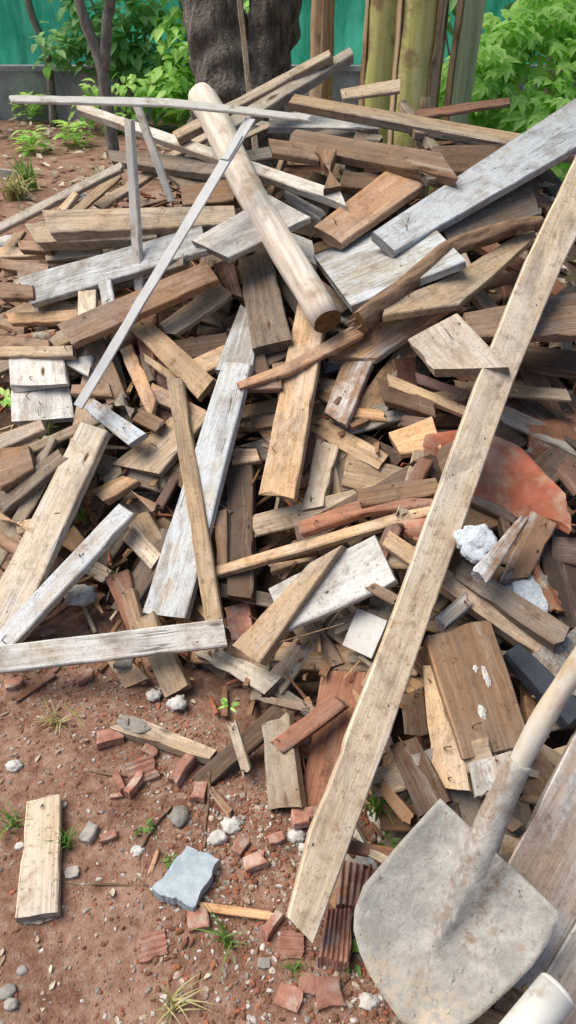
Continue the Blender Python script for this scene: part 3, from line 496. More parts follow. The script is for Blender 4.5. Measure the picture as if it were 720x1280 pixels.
('wood_scrap','greytan',0.02,(0.5585,1.9893,0.7125),(0.3021,0.2893,-0.1024,0.9025),(-0.1084,-0.03253,-0.1006,0.03253,0.09664,-0.03086,0.1124,0.03086),0,''),
('wood_scrap','brown',0.02,(0.5473,1.3184,0.3828),(0.7957,0.1571,-0.2188,0.5425),(-0.1382,-0.03205,-0.1443,0.03205,0.144,-0.03078,0.1386,0.03078),0,''),
('wood_scrap','darkbrown',0.01,(0.1601,1.3173,0.2338),(0.8761,0.1507,-0.2357,0.3927),(-0.1429,-0.01849,-0.1489,0.01849,0.1489,-0.01865,0.1429,0.01865),0,''),
('wood_scrap','orangetan',0.02,(0.4291,1.4062,0.4122),(0.9719,0.0616,-0.0109,0.2267),(-0.06479,-0.04623,-0.05611,0.04623,0.05451,-0.04695,0.06639,0.04695),0,''),
('wood_scrap','greytan',0.014,(-0.6586,1.8754,0.3672),(0.9509,0.2339,-0.1614,0.1225),(-0.1408,-0.01629,-0.1349,0.01629,0.1352,-0.01644,0.1404,0.01644),0,''),
('wood_scrap','greydark',0.026,(-0.0432,1.9814,0.5694),(0.9570,0.1196,-0.1576,0.2119),(-0.136,-0.03093,-0.1383,0.03093,0.1367,-0.03139,0.1376,0.03139),0,''),
('wood_scrap','orangetan',0.014,(0.5123,0.9844,0.2152),(0.7048,0.1666,0.0409,0.6883),(-0.0394,-0.02068,-0.05234,0.02068,0.05129,-0.02093,0.04046,0.02093),0,''),
('wood_scrap','pale',0.02,(0.3396,0.7735,0.1778),(0.4649,0.2170,-0.1738,0.8406),(-0.1495,-0.0416,-0.1426,0.0416,0.1383,-0.03883,0.1538,0.03883),0,''),
('wood_scrap','pale',0.014,(0.6501,1.6244,0.5190),(0.2104,0.0936,-0.2482,0.9410),(-0.1406,-0.02631,-0.1475,0.02631,0.1409,-0.02586,0.1471,0.02586),0,''),
('wood_scrap','greytan',0.026,(-0.8207,1.7172,0.1881),(0.4740,-0.0197,-0.1438,0.8685),(-0.1686,-0.02649,-0.1678,0.02649,0.1804,-0.02723,0.156,0.02723),0,''),
('wood_scrap','brown',0.014,(-0.5128,2.2352,0.5345),(0.9350,0.1722,-0.2810,0.1311),(-0.05288,-0.04494,-0.06275,0.04494,0.06951,-0.04444,0.04612,0.04444),0,''),
('wood_scrap','redbrown',0.014,(0.3385,1.7866,0.5316),(0.6084,0.2515,-0.0630,0.7501),(-0.1214,-0.03697,-0.1473,0.03697,0.1422,-0.03617,0.1265,0.03617),0,''),
('wood_scrap','orangetan',0.026,(0.4904,1.7468,0.5713),(0.9768,0.1293,0.0326,0.1677),(-0.1713,-0.02123,-0.1619,0.02123,0.1657,-0.02188,0.1675,0.02188),0,''),
('wood_scrap','tan',0.01,(0.5743,1.7300,0.5842),(0.2422,-0.0833,-0.0249,0.9663),(-0.1322,-0.02661,-0.1516,0.02661,0.1553,-0.02865,0.1285,0.02865),0,''),
('wood_scrap','tan',0.014,(0.3702,0.4937,-0.0003),(0.8459,0.1240,-0.2006,0.4784),(-0.1561,-0.03207,-0.1628,0.03207,0.1637,-0.03256,0.1553,0.03256),0,''),
('wood_scrap','redbrown',0.026,(0.0497,1.7294,0.3954),(0.8811,0.0036,-0.3614,0.3049),(-0.06106,-0.03537,-0.05631,0.03537,0.05469,-0.03499,0.06268,0.03499),0,''),
('wood_scrap','tan',0.014,(0.5768,0.8933,0.1865),(0.9796,0.0902,-0.1738,0.0461),(-0.05364,-0.04446,-0.06368,0.04446,0.05461,-0.04351,0.06271,0.04351),0,''),
('wood_scrap','pale',0.026,(0.5925,0.9812,0.2098),(0.9586,0.2682,0.0545,0.0782),(-0.09579,-0.01819,-0.09134,0.01819,0.09254,-0.0185,0.0946,0.0185),0,''),
('wood_scrap','brown',0.014,(0.3467,1.3472,0.3512),(0.3723,-0.1136,-0.1585,0.9074),(-0.1546,-0.04156,-0.1722,0.04156,0.1599,-0.04302,0.1669,0.04302),0,''),
('wood_scrap','brown',0.026,(0.1358,0.6611,0.0058),(0.0241,-0.0242,-0.2983,0.9538),(-0.0452,-0.01599,-0.04418,0.01599,0.04613,-0.01555,0.04325,0.01555),0,''),
('wood_scrap','greytan',0.02,(0.2963,1.4536,0.5210),(0.7951,0.1226,-0.1158,0.5825),(-0.1291,-0.01537,-0.1362,0.01537,0.1355,-0.01565,0.1298,0.01565),0,''),
('wood_scrap','redbrown',0.02,(0.2545,1.3532,0.4677),(0.8427,0.0882,-0.2855,0.4478),(-0.1354,-0.01881,-0.1419,0.01881,0.1418,-0.01846,0.1356,0.01846),0,''),
('wood_scrap','darkbrown',0.02,(0.7076,1.9332,0.7390),(0.8671,0.1997,0.1256,0.4386),(-0.1777,-0.01469,-0.195,0.01469,0.1959,-0.01583,0.1768,0.01583),0,''),
('wood_scrap','greydark',0.02,(-0.4318,2.0827,0.4834),(0.5760,-0.0068,-0.2535,0.7771),(-0.06576,-0.01048,-0.06237,0.01048,0.06536,-0.01053,0.06277,0.01053),0,''),
('wood_scrap','tan',0.026,(0.1105,2.1563,0.6898),(0.4336,-0.0422,-0.3317,0.8368),(-0.107,-0.0224,-0.09305,0.0224,0.0952,-0.02233,0.1049,0.02233),0,''),
('wood_scrap','redbrown',0.026,(0.1907,0.5857,0.0018),(0.4631,-0.1844,-0.3861,0.7761),(-0.1021,-0.02821,-0.09197,0.02821,0.09072,-0.02821,0.1033,0.02821),0,''),
('wood_scrap','brown',0.026,(0.1025,1.8404,0.5092),(0.4115,-0.1923,-0.1807,0.8724),(-0.06015,-0.01503,-0.06619,0.01503,0.06896,-0.0154,0.05738,0.0154),0,''),
('wood_scrap','greytan',0.02,(-0.0490,1.2561,0.1148),(0.7936,0.0861,-0.2937,0.5258),(-0.1136,-0.01684,-0.1192,0.01684,0.1173,-0.01685,0.1154,0.01685),0,''),
('wood_scrap','tan',0.014,(0.3926,0.7451,0.1479),(0.1611,0.0321,-0.2897,0.9429),(-0.1485,-0.02135,-0.1426,0.02135,0.1431,-0.02028,0.148,0.02028),0,''),
('wood_scrap','redbrown',0.01,(0.5113,1.4385,0.4209),(0.3952,-0.0192,-0.2637,0.8797),(-0.08832,-0.02237,-0.0931,0.02237,0.09021,-0.02257,0.09121,0.02257),0,''),
('wood_scrap','darkbrown',0.014,(0.4420,1.1939,0.2881),(0.3291,0.0049,-0.3069,0.8930),(-0.0976,-0.02324,-0.1002,0.02324,0.09693,-0.02304,0.1008,0.02304),0,''),
('wood_scrap','pale',0.014,(-0.0313,1.1789,0.0712),(0.3294,-0.1175,-0.3261,0.8783),(-0.1226,-0.01457,-0.1266,0.01457,0.1244,-0.01445,0.1247,0.01445),0,''),
('wood_scrap','greytan',0.02,(0.2019,0.8053,0.0568),(0.8954,-0.0370,-0.3237,0.3036),(-0.08862,-0.02238,-0.09098,0.02238,0.08884,-0.0227,0.09076,0.0227),0,''),
('wood_scrap','brown',0.026,(0.5093,1.2918,0.3955),(0.6729,0.1813,-0.0195,0.7169),(-0.1539,-0.0107,-0.1555,0.0107,0.1578,-0.01086,0.1516,0.01086),0,''),
('wood_scrap','tan',0.026,(-0.0354,2.6862,0.9166),(0.7780,0.2191,-0.2942,0.5101),(-0.1122,-0.009804,-0.1116,0.009804,0.1134,-0.009413,0.1105,0.009413),0,''),
('wood_scrap','redbrown',0.02,(0.1585,0.7414,0.1341),(0.1375,-0.1435,-0.1672,0.9657),(-0.1005,-0.01112,-0.103,0.01112,0.1014,-0.01075,0.1021,0.01075),0,''),
('wood_scrap','brown',0.01,(0.1517,1.6756,0.3979),(0.7034,0.0603,-0.2452,0.6644),(-0.08733,-0.01822,-0.08754,0.01822,0.08601,-0.01818,0.08887,0.01818),0,''),
('wood_scrap','tan',0.026,(0.2700,0.8510,0.2321),(0.9523,0.1906,-0.2359,0.0340),(-0.1161,-0.02707,-0.1227,0.02707,0.1193,-0.02693,0.1196,0.02693),0,''),
('wood_scrap','brown',0.02,(0.2496,0.7994,0.1506),(0.0762,-0.2929,-0.2358,0.9235),(-0.0806,-0.02395,-0.08084,0.02395,0.07749,-0.02426,0.08395,0.02426),0,''),
('wood_scrap','greytan',0.02,(-0.0311,1.8321,0.4077),(0.2024,-0.1426,-0.3681,0.8962),(-0.09762,-0.01471,-0.08711,0.01471,0.09011,-0.01473,0.09461,0.01473),0,''),
('wood_scrap','orangetan',0.01,(-0.4170,1.7852,0.2812),(0.9378,0.3009,-0.1704,-0.0307),(-0.1295,-0.02331,-0.1283,0.02331,0.1298,-0.02322,0.128,0.02322),0,''),
('wood_scrap','redbrown',0.01,(0.3154,1.6000,0.5621),(0.0974,-0.0023,-0.2553,0.9619),(-0.04002,-0.01529,-0.0312,0.01529,0.03327,-0.01517,0.03795,0.01517),0,''),
('wood_scrap','tan',0.01,(0.2175,1.2353,0.2901),(0.9522,0.1697,-0.2418,0.0780),(-0.1294,-0.01619,-0.1236,0.01619,0.1261,-0.01616,0.1268,0.01616),0,''),
('wood_scrap','orangetan',0.026,(0.4764,2.7369,1.0308),(0.9724,0.1281,0.0639,0.1844),(-0.06895,-0.02138,-0.06523,0.02138,0.06493,-0.02147,0.06925,0.02147),0,''),
('wood_scrap','pale',0.01,(-0.7684,1.6638,0.1944),(0.8097,0.1955,-0.2025,0.5149),(-0.1476,-0.02158,-0.1424,0.02158,0.1442,-0.02157,0.1458,0.02157),0,''),
('wood_scrap','tan',0.026,(0.2847,1.2788,0.4172),(0.9751,0.1301,-0.1488,0.1001),(-0.0875,-0.01278,-0.08886,0.01278,0.0856,-0.01287,0.09075,0.01287),0,''),
('wood_scrap','greytan',0.014,(0.1785,0.7154,0.1440),(0.2922,-0.2637,-0.2145,0.8939),(-0.0934,-0.009157,-0.0937,0.009157,0.0942,-0.009289,0.0929,0.009289),0,''),
('wood_scrap','tan',0.026,(0.2659,1.2511,0.3994),(0.1053,-0.1038,-0.2334,0.9611),(-0.05822,-0.01073,-0.05766,0.01073,0.05873,-0.01064,0.05715,0.01064),0,''),
('wood_scrap','redbrown',0.01,(-0.5249,1.7864,0.2457),(0.8744,0.0894,-0.3616,0.3108),(-0.07797,-0.03273,-0.08411,0.03273,0.08191,-0.03218,0.08018,0.03218),0,''),
('wooden_batten','greytan',0.03,(-0.1231,2.9577,1.1144),(0.9491,0.1835,-0.1555,0.2032),(-0.3119,0.02692,-0.3119,-0.02692,0.3182,0.02053,0.3056,-0.02053),0,'upper of two thin battens slanting up towards the big tree trunk'),
('wooden_batten','grey',0.035,(0.0177,2.9633,1.1389),(0.9157,0.1614,-0.1095,0.3515),(-0.274,0.03189,-0.3071,-0.03189,0.3041,0.0233,0.2771,-0.0233),0,'lower grey batten slanting up to a sawn end before the banana stems'),
('wooden_plank','greytan',0.014,(0.2887,2.9574,1.1272),(0.9819,0.1592,-0.0433,0.0929),(-0.1016,0.0343,-0.1098,-0.0343,0.1179,0.0415,0.09357,-0.0415),0,'short brown plank end showing in front of the banana stems'),
('wooden_stick','redbrown',0.012,(0.6269,2.9622,1.0711),(0.9390,0.1745,0.0436,0.2933),(-0.2116,0.02548,-0.2458,-0.02548,0.2461,0.02267,0.2113,-0.02267),0,'thin reddish stick with tapered tip beside the green bush'),
('wooden_sheet','darkbrown',0.015,(0.6008,2.5816,0.9766),(0.9715,0.1591,0.0501,0.1683),(-0.1233,0.07625,-0.1812,-0.07625,0.1801,0.07718,0.1243,-0.07718),0,'dark brown panel in the shade below the longest top plank'),
('wooden_sheet','greydark',0.015,(0.6176,2.3838,0.8665),(0.9344,0.1934,0.0258,0.2981),(-0.1814,0.06628,-0.23,-0.06628,0.2616,0.08099,0.1497,-0.08099),0,'dark grey panel under the big grey-white plank'),
('wooden_plank','brown',0.03,(0.2505,2.5735,1.0004),(0.9614,0.1395,0.0027,-0.2371),(-0.287,0.05603,-0.2534,-0.05603,0.2191,0.06497,0.3214,-0.06497),0,'reddish brown plank with pointed end under the topmost planks'),
('wooden_plank','white',0.025,(0.1264,2.9773,1.0255),(0.9963,0.0723,0.0072,-0.0455),(-0.2001,0.08617,-0.1898,-0.08617,0.189,0.05743,0.201,-0.05743),0,'short pale grey plank with blue-grey edge near the top'),
('wooden_plank','tan',0.028,(0.4983,2.7548,1.0477),(0.9912,0.0947,0.0658,-0.0654),(-0.4884,0.04185,-0.4956,-0.04185,0.5027,0.0605,0.4813,-0.0605),0,'long tan plank across the top, passing beneath the big grey-white plank'),
('wooden_block','brown',0.04,(0.1270,2.4719,0.9675),(0.7174,0.1855,0.1294,-0.6589),(-0.09387,-0.03491,-0.0851,0.03491,0.08738,0.02954,0.09159,-0.02954),0,'small brown upright block beneath the pale plank near the top'),
('wooden_plank','brown',0.025,(0.0173,2.5945,1.0012),(0.9608,0.2152,-0.0014,-0.1745),(-0.09939,0.03333,-0.06092,-0.03333,0.06369,0.03721,0.09662,-0.03721),0,'short brown offcut beside the log near the top'),
('wooden_plank','darkbrown',0.025,(0.2640,2.4814,0.9296),(0.9818,0.1867,0.0130,-0.0317),(-0.08477,0.03617,-0.1003,-0.03617,0.09961,0.0525,0.08549,-0.0525),0,'dark brown plank in shadow behind the cracked red-brown plank'),
('wooden_stick','grey',0.018,(-0.8814,2.9595,0.7658),(0.9470,0.2245,-0.2258,-0.0416),(-0.319,0.02769,-0.2984,-0.02769,0.3027,0.02311,0.3146,-0.02311),0,'long thin grey stick at the far edge above the weeds'),
('wooden_stick','greytan',0.018,(-0.6088,2.9763,0.8036),(0.9501,0.1511,-0.2142,0.1692),(-0.1426,0.03467,-0.1184,-0.03467,0.1251,0.03207,0.136,-0.03207),0,'short thin stick slanting behind the stacked grey beams'),
('wooden_stick','greytan',0.018,(-0.3774,3.0470,0.9327),(0.9415,0.1328,-0.1584,0.2661),(-0.127,0.0242,-0.1349,-0.0242,0.1373,0.02309,0.1246,-0.02309),0,'thin stick slanting up behind the white upright laths'),
('wooden_stick','tan',0.018,(-0.8102,2.8763,0.7752),(0.8854,0.1266,-0.2657,0.3598),(-0.04921,0.02388,-0.04309,-0.02388,0.04883,0.01937,0.04347,-0.01937),0,'short upright splint behind the stacked grey beams'),
('wooden_plank','brown',0.025,(-0.5093,2.9001,0.7835),(0.9603,0.2300,-0.1563,-0.0235),(-0.09633,0.04083,-0.06319,-0.04083,0.06994,0.03383,0.08958,-0.03383),0,'brown offcut behind the stacked grey beams'),
('wooden_plank','brown',0.025,(-0.2671,2.5861,0.8721),(0.9608,0.2490,-0.0982,-0.0725),(-0.1014,0.04538,-0.07838,-0.04538,0.0806,0.05166,0.0992,-0.05166),0,'brown scrap with rough face behind the log'),
('wooden_plank','greydark',0.03,(-0.4484,2.9172,0.9030),(0.9029,0.2054,-0.1197,-0.3581),(-0.4056,0.02982,-0.3032,-0.02982,0.303,0.04255,0.4058,-0.04255),0,'dark weathered plank with pointed tip, behind the white upright laths'),
('wooden_plank','greywhite',0.028,(-0.3343,2.8358,0.9688),(0.9048,0.2105,-0.0341,-0.3685),(-0.7225,0.01951,-0.6574,-0.01951,0.6571,0.02433,0.7228,-0.02433),0,'long pale grey plank running under the round log'),
('wooden_plank','brown',0.025,(-0.9566,2.6847,0.5988),(0.9145,0.2344,-0.1358,-0.3005),(-0.1715,0.02164,-0.1261,-0.02164,0.1261,0.02373,0.1715,-0.02373),0,'brown board end in shade at the far edge of the heap'),
('wooden_plank','tan',0.022,(-1.0656,2.9617,0.5678),(0.9244,0.2210,-0.1618,-0.2653),(-0.1878,0.0271,-0.1368,-0.0271,0.1339,0.02768,0.1907,-0.02768),0,'tan board end beneath the stacked grey beams'),
('wooden_plank','pale',0.02,(-0.7750,2.6943,0.6559),(0.9442,0.2379,-0.1406,-0.1792),(-0.1537,0.04466,-0.09927,-0.04466,0.1019,0.03736,0.151,-0.03736),0,'short whitish board below the stacked grey beams'),
('wooden_plank','brown',0.028,(-0.9395,2.7852,0.6430),(0.9115,0.2435,-0.1649,-0.2876),(-0.1241,0.02319,-0.06938,-0.02319,0.06863,0.02597,0.1248,-0.02597),0,'brown chip between whitish board and heap edge'),
('wooden_plank','brown',0.03,(-0.8413,2.5456,0.6131),(0.9121,0.2758,-0.1681,-0.2525),(-0.1767,0.02543,-0.1161,-0.02543,0.1336,0.01925,0.1592,-0.01925),0,'brown board under the blue-grey board'),
('wooden_beam','greytan',0.045,(-0.6721,2.5919,0.7486),(0.9275,0.2618,-0.1490,-0.2212),(-0.357,0.04611,-0.2318,-0.04611,0.2736,0.0417,0.3152,-0.0417),0,'lower of the two stacked grey beams'),
('wooden_beam','greytan',0.045,(-0.5000,2.4943,0.8136),(0.9358,0.2529,-0.1322,-0.2071),(-0.4395,0.05462,-0.3377,-0.05462,0.3672,0.03879,0.41,-0.03879),0,'upper of the two stacked grey beams'),
('wooden_plank','bluegrey',0.025,(-0.5751,2.3770,0.6982),(0.9462,0.2357,-0.1970,-0.1020),(-0.4127,0.07468,-0.3052,-0.07468,0.3409,0.05561,0.377,-0.05561),0,'wide blue-grey board behind the diagonal grey strip'),
('wooden_plank','greywhite',0.025,(0.0509,2.5283,0.8494),(0.8913,0.2214,0.0263,-0.3947),(-0.1052,0.01135,-0.06996,-0.01135,0.07344,0.01969,0.1018,-0.01969),0,'small pale plank piece beside the log middle'),
('wooden_plank','whiteblue',0.025,(0.0207,2.3444,0.7750),(0.9135,0.2096,-0.0094,-0.3485),(-0.1264,0.03773,-0.02858,-0.03773,0.03768,0.03961,0.1173,-0.03961),0,'pale blue board end behind the log'),
('wooden_plank','brown',0.025,(-0.9206,2.4673,0.5853),(0.9371,0.2355,-0.1273,-0.2239),(-0.1049,0.03491,-0.05461,-0.03491,0.05773,0.02694,0.1018,-0.02694),0,'brown board end low at the heap edge beside blue-grey board'),
('wooden_plank','tan',0.02,(-0.7760,2.4257,0.5476),(0.9260,0.2532,-0.1742,-0.2194),(-0.1154,0.02085,-0.08484,-0.02085,0.0885,0.01992,0.1117,-0.01992),0,'thin tan board end just under the blue-grey board'),
('wooden_plank','orangetan',0.022,(-0.8289,2.3985,0.5203),(0.9307,0.2340,-0.1747,-0.2201),(-0.2012,0.02387,-0.1498,-0.02387,0.1562,0.02536,0.1948,-0.02536),0,'orange-tan board end above the curved tile shard'),
('wooden_plank','brown',0.022,(-1.0118,2.5864,0.4000),(0.9332,0.2165,-0.1422,-0.2491),(-0.09381,0.02965,-0.04317,-0.02965,0.04644,0.02708,0.09053,-0.02708),0,'brown chip beside the curved tile shard'),
('roof_tile','terradark',0.014,(-0.8395,2.3240,0.4891),(0.9482,0.2278,-0.1691,-0.1427),(-0.1105,0.03344,-0.06489,-0.03344,0.06278,0.04289,0.1126,-0.04289),{'arc': '1'},'brown curved tile shard tucked between small boards'),
('wooden_plank','brown',0.025,(-0.8660,2.2882,0.4750),(0.9239,0.2744,-0.1520,-0.2193),(-0.1329,0.02463,-0.1013,-0.02463,0.1032,0.01742,0.131,-0.01742),0,'brown strip under the curved tile shard'),
('wooden_plank','pale',0.022,(-0.6375,2.2767,0.6102),(0.7066,0.2682,-0.0107,-0.6548),(-0.08644,-0.03318,-0.04705,0.03318,0.05158,-0.03357,0.08191,0.03357),0,'small upright whitish board beside a white split board'),
('wooden_plank','white',0.014,(-0.5664,2.2627,0.6497),(0.7378,0.2770,0.0388,-0.6143),(-0.06292,-0.02365,-0.05815,0.02365,0.05982,-0.0205,0.06125,0.0205),0,'small split white board below the blue-grey board'),
('wooden_plank','tan',0.025,(-0.6778,2.1896,0.4492),(0.9463,0.2339,-0.1651,-0.1503),(-0.08501,0.02334,-0.05815,-0.02334,0.05772,0.02288,0.08545,-0.02288),0,'short tan offcut behind the two whitish boards'),
('wooden_plank','brown',0.025,(-0.5715,2.1132,0.4689),(0.7795,0.3009,0.0055,-0.5494),(-0.155,-0.03179,-0.1431,0.03179,0.1425,-0.03211,0.1556,0.03211),0,'brown board sloping down behind the diagonal strip foot'),
('wooden_plank','darkbrown',0.025,(-0.2621,2.1097,0.5394),(0.9601,0.2493,-0.1194,-0.0418),(-0.09983,0.03964,-0.07422,-0.03964,0.07466,0.03914,0.09939,-0.03914),0,'rough dark brown slab in the middle of the heap'),
('wooden_plank','brown',0.025,(-0.2528,2.0009,0.4837),(0.8684,0.2772,-0.0243,-0.4105),(-0.1241,-0.0242,-0.08064,0.0242,0.08852,-0.02698,0.1163,0.02698),0,'brown slab under the split tan board'),
('wooden_plank','tan',0.025,(-0.2359,2.0346,0.5253),(0.9589,0.1908,-0.1752,0.1159),(-0.0661,0.03683,-0.04704,-0.03683,0.06096,0.03568,0.05218,-0.03568),0,'tan board edge just above the long pale board'),
('wooden_plank','brown',0.025,(-0.2755,2.3029,0.5566),(0.8971,0.2989,-0.0587,-0.3199),(-0.1047,0.01842,-0.06171,-0.01842,0.06557,0.01235,0.1008,-0.01235),0,'brown scrap between the two crossed boards'),
('wooden_plank','tan',0.022,(-0.3761,2.0455,0.4914),(0.8866,0.2582,-0.0295,-0.3826),(-0.1101,0.00962,-0.07221,-0.00962,0.06617,0.01457,0.1162,-0.01457),0,'tan scrap beneath the long tan board'),
('wooden_plank','orangetan',0.025,(-0.3187,1.9269,0.4379),(0.9090,0.2754,-0.0380,-0.3104),(-0.126,0.02464,-0.0995,-0.02464,0.08989,0.02258,0.1356,-0.02258),0,'orange-tan plank beneath the thin upright stick'),
('wooden_plank','tan',0.024,(-0.3510,2.0737,0.5285),(0.8528,0.2781,-0.0124,-0.4418),(-0.2061,-0.03287,-0.1675,0.03287,0.1957,-0.03701,0.1779,0.03701),0,'tan board sloping down to a blunt end in the middle of the heap'),
('wooden_plank','brown',0.03,(-0.4569,2.1781,0.6491),(0.9394,0.2835,-0.1623,0.1040),(-0.2658,0.04875,-0.2299,-0.04875,0.237,0.04149,0.2587,-0.04149),0,'long brown board with round knot crossing behind the grey strip'),
('wooden_plank','greytan',0.022,(-0.2856,2.2172,0.6164),(0.9324,0.2065,-0.2067,0.2129),(-0.1209,0.03917,-0.0989,-0.03917,0.1043,0.03992,0.1155,-0.03992),0,'short grey-tan board beside the knotty brown board'),
('wooden_plank','greywhite',0.025,(-0.6415,2.1318,0.4691),(0.8572,0.2768,-0.0734,-0.4281),(-0.1005,-0.04237,0.003145,0.04237,0.061,-0.01332,0.0364,0.01332),0,'short grey-white offcut beside the two whitish boards'),
('wooden_plank','brown',0.025,(-0.6004,2.0375,0.4317),(0.9530,0.2463,-0.1129,-0.1358),(-0.07333,0.01762,-0.06587,-0.01762,0.05414,0.02433,0.08506,-0.02433),0,'brown offcut beside the foot of the grey strip'),
('wooden_plank','grey',0.028,(-0.4808,1.9419,0.4266),(0.8487,0.2979,-0.0729,-0.4309),(-0.03687,-0.01938,-0.05302,0.01938,0.03831,0.01483,0.05157,-0.01483),0,'small square grey offcut beside the pointed orange board'),
('wooden_plank','orangetan',0.02,(-0.4400,2.0102,0.4538),(0.7833,0.2473,-0.0256,-0.5698),(-0.2148,-0.02741,-0.197,0.02051,0.07153,-0.01392,0.07714,0.02772,0.1327,-0.009088,0.1304,0.002188),0,'pointed orange-white board standing near the foot of the grey metal strip'),
('wooden_plank','brown',0.022,(-0.3996,1.8688,0.4182),(0.8990,0.2898,-0.0609,-0.3225),(-0.0492,-0.02293,-0.04418,0.02293,0.04761,-0.02085,0.04578,0.02085),0,'small brown block under the pointed orange board'),
('wooden_plank','greywhite',0.022,(-0.5008,1.8593,0.4208),(0.8799,0.2918,-0.0492,-0.3717),(-0.1184,-0.02085,-0.1055,0.02085,0.102,-0.02806,0.1219,0.02806),0,'whitish board with a bent nail beside the pale wide plank'),
('wooden_plank','tan',0.025,(-0.8132,2.2119,0.4796),(0.9491,0.2330,-0.1336,-0.1643),(-0.1688,0.01981,-0.1475,-0.01981,0.1472,0.02035,0.1691,-0.02035),0,'narrow tan board lying above the two whitish boards'),
('wooden_plank','white',0.02,(-0.7951,2.1527,0.4381),(0.7460,0.2686,0.0148,-0.6092),(-0.117,-0.09527,-0.01088,0.09527,0.01806,-0.09862,0.1098,0.09862),0,'upper of the two whitish boards, with a dark knot'),
('wooden_plank','white',0.02,(-0.7706,2.0618,0.3679),(0.7502,0.2379,0.0497,-0.6150),(-0.1001,-0.0973,-0.0277,0.0973,0.02887,-0.1011,0.09895,0.1011),0,'lower of the two whitish boards, with a bent nail'),
('wooden_plank','greytan',0.025,(-0.7997,1.9193,0.3461),(0.9596,0.1923,-0.2031,0.0297),(-0.09123,0.03149,-0.07353,-0.03149,0.07259,0.02433,0.09216,-0.02433),0,'board end poking from grass below the two whitish boards'),
('wooden_plank','brown',0.04,(-0.7860,1.8028,0.3178),(0.9645,0.2077,-0.1328,0.0951),(-0.05416,0.07311,-0.04816,-0.07311,0.0455,0.04427,0.05683,-0.04427),0,'brown block beside the grass at the heap edge'),
('wooden_plank','greydark',0.03,(-0.7378,1.7559,0.2862),(0.9231,0.2007,-0.2263,0.2376),(-0.1193,0.03601,-0.1208,-0.03601,0.1125,0.02657,0.1276,-0.02657),0,'dark grey board behind the wide pale plank'),
('wooden_plank','orangetan',0.022,(-0.6323,1.7149,0.1001),(0.8791,0.2717,-0.0536,-0.3879),(-0.02949,-0.03468,-0.04383,0.03468,0.03862,-0.02352,0.03469,0.02352),0,'orange offcut beside the wide pale plank'),
('wooden_plank','tan',0.025,(-0.6887,1.6383,0.2221),(0.9603,0.2323,-0.1547,-0.0009),(-0.07657,0.02101,-0.06665,-0.02101,0.06376,0.02024,0.07946,-0.02024),0,'tan offcut under the wide pale plank'),
('wooden_stick','tan',0.018,(-0.7558,1.6430,0.2211),(0.9264,0.2603,-0.0741,-0.2618),(-0.08898,0.01202,-0.05302,-0.01202,0.07383,-0.01172,0.06817,0.01172),0,'tan stick crossing under the wide pale plank'),
('wooden_plank','brown',0.022,(-0.5879,1.8038,0.2531),(0.9626,0.2298,-0.1419,0.0207),(-0.03622,0.02504,-0.02176,-0.02504,0.02345,0.02321,0.03452,-0.02321),0,'brown scrap beside the small tan wedge'),
('wooden_plank','greytan',0.022,(-0.5063,1.7894,0.2848),(0.9039,0.1582,-0.2086,0.3381),(-0.0251,0.01941,-0.04207,-0.01941,0.04486,0.01847,0.02231,-0.01847),0,'small grey offcut under the wide tan board'),
('wooden_plank','orangetan',0.028,(-0.4929,1.7318,0.2798),(0.9463,0.1974,-0.2193,0.1323),(-0.06811,0.03245,-0.0401,-0.03245,0.0332,0.02236,0.07501,-0.02236),0,'small orange wedge with layered edge under the wide tan board'),
('wooden_plank','tan',0.025,(-0.3584,1.8237,0.3720),(0.9082,0.1846,-0.2418,0.2875),(-0.1533,0.07532,-0.06685,-0.07532,0.06326,0.04701,0.1569,-0.04701),0,'wide tan board lying under the thin upright stick'),
('wooden_plank','brown',0.022,(-0.4066,1.6823,0.2764),(0.8753,0.2962,-0.0986,-0.3693),(-0.08446,0.002391,-0.04131,-0.002391,0.06237,-0.01388,0.0634,0.01388),0,'dark twig-like splinter beside the lower end of the long pale board'),
('wooden_plank','pale',0.024,(-0.3995,1.5750,0.1902),(0.8532,0.3025,-0.0615,-0.4205),(-0.0652,-0.02553,-0.07726,0.02553,0.07586,-0.02389,0.06661,0.02389),0,'split board with flaked white paint beside the long pale board'),
('wooden_plank','redbrown',0.025,(-0.4297,1.4445,0.1136),(0.7901,0.2799,0.0275,-0.5447),(-0.09187,-0.03491,-0.07752,0.03491,0.08689,-0.02224,0.08251,0.02224),0,'reddish plank under the pale narrow board'),
('wooden_plank','brown',0.025,(-0.4050,1.4003,0.1130),(0.7531,0.3197,0.0109,-0.5749),(-0.06803,-0.01803,-0.06184,0.01803,0.06222,-0.01747,0.06765,0.01747),0,'dark splintered board behind the front pale board'),
('cardboard_tube','tube',0.018,(-0.6051,1.5826,0.0414),(0.9055,0.3040,-0.0737,-0.2867),(-0.08288,0.01927,-0.07869,-0.02137,-0.01711,0.02221,-0.01646,-0.018,0.09828,0.01856,0.09686,-0.02067),{'tube': '9'},'brown cardboard tube poking out below the narrow grey board'),
('cardboard_tube','tube',0.018,(-0.7839,1.6060,0.1796),(0.9082,0.2750,-0.0813,-0.3049),(-0.05855,0.01746,-0.0557,-0.01746,0.05597,0.017,0.05828,-0.017),{'tube': '8'},'brown tube end behind the wide pale plank'),
('wooden_plank','pale',0.025,(-0.5628,1.6040,0.0924),(0.9254,0.2542,-0.0582,-0.2749),(-0.06834,-0.02036,-0.06826,0.02036,0.06636,-0.0218,0.07025,0.0218),0,'whitish splintered board under the narrow grey board'),
('wooden_plank','pale',0.028,(-0.6632,1.6057,0.2303),(0.5165,0.2605,0.1198,-0.8069),(-0.329,-0.05205,-0.3178,0.05205,0.3416,-0.06492,0.3052,0.06492),0,'wide pale yellow plank leaning at the heap edge'),
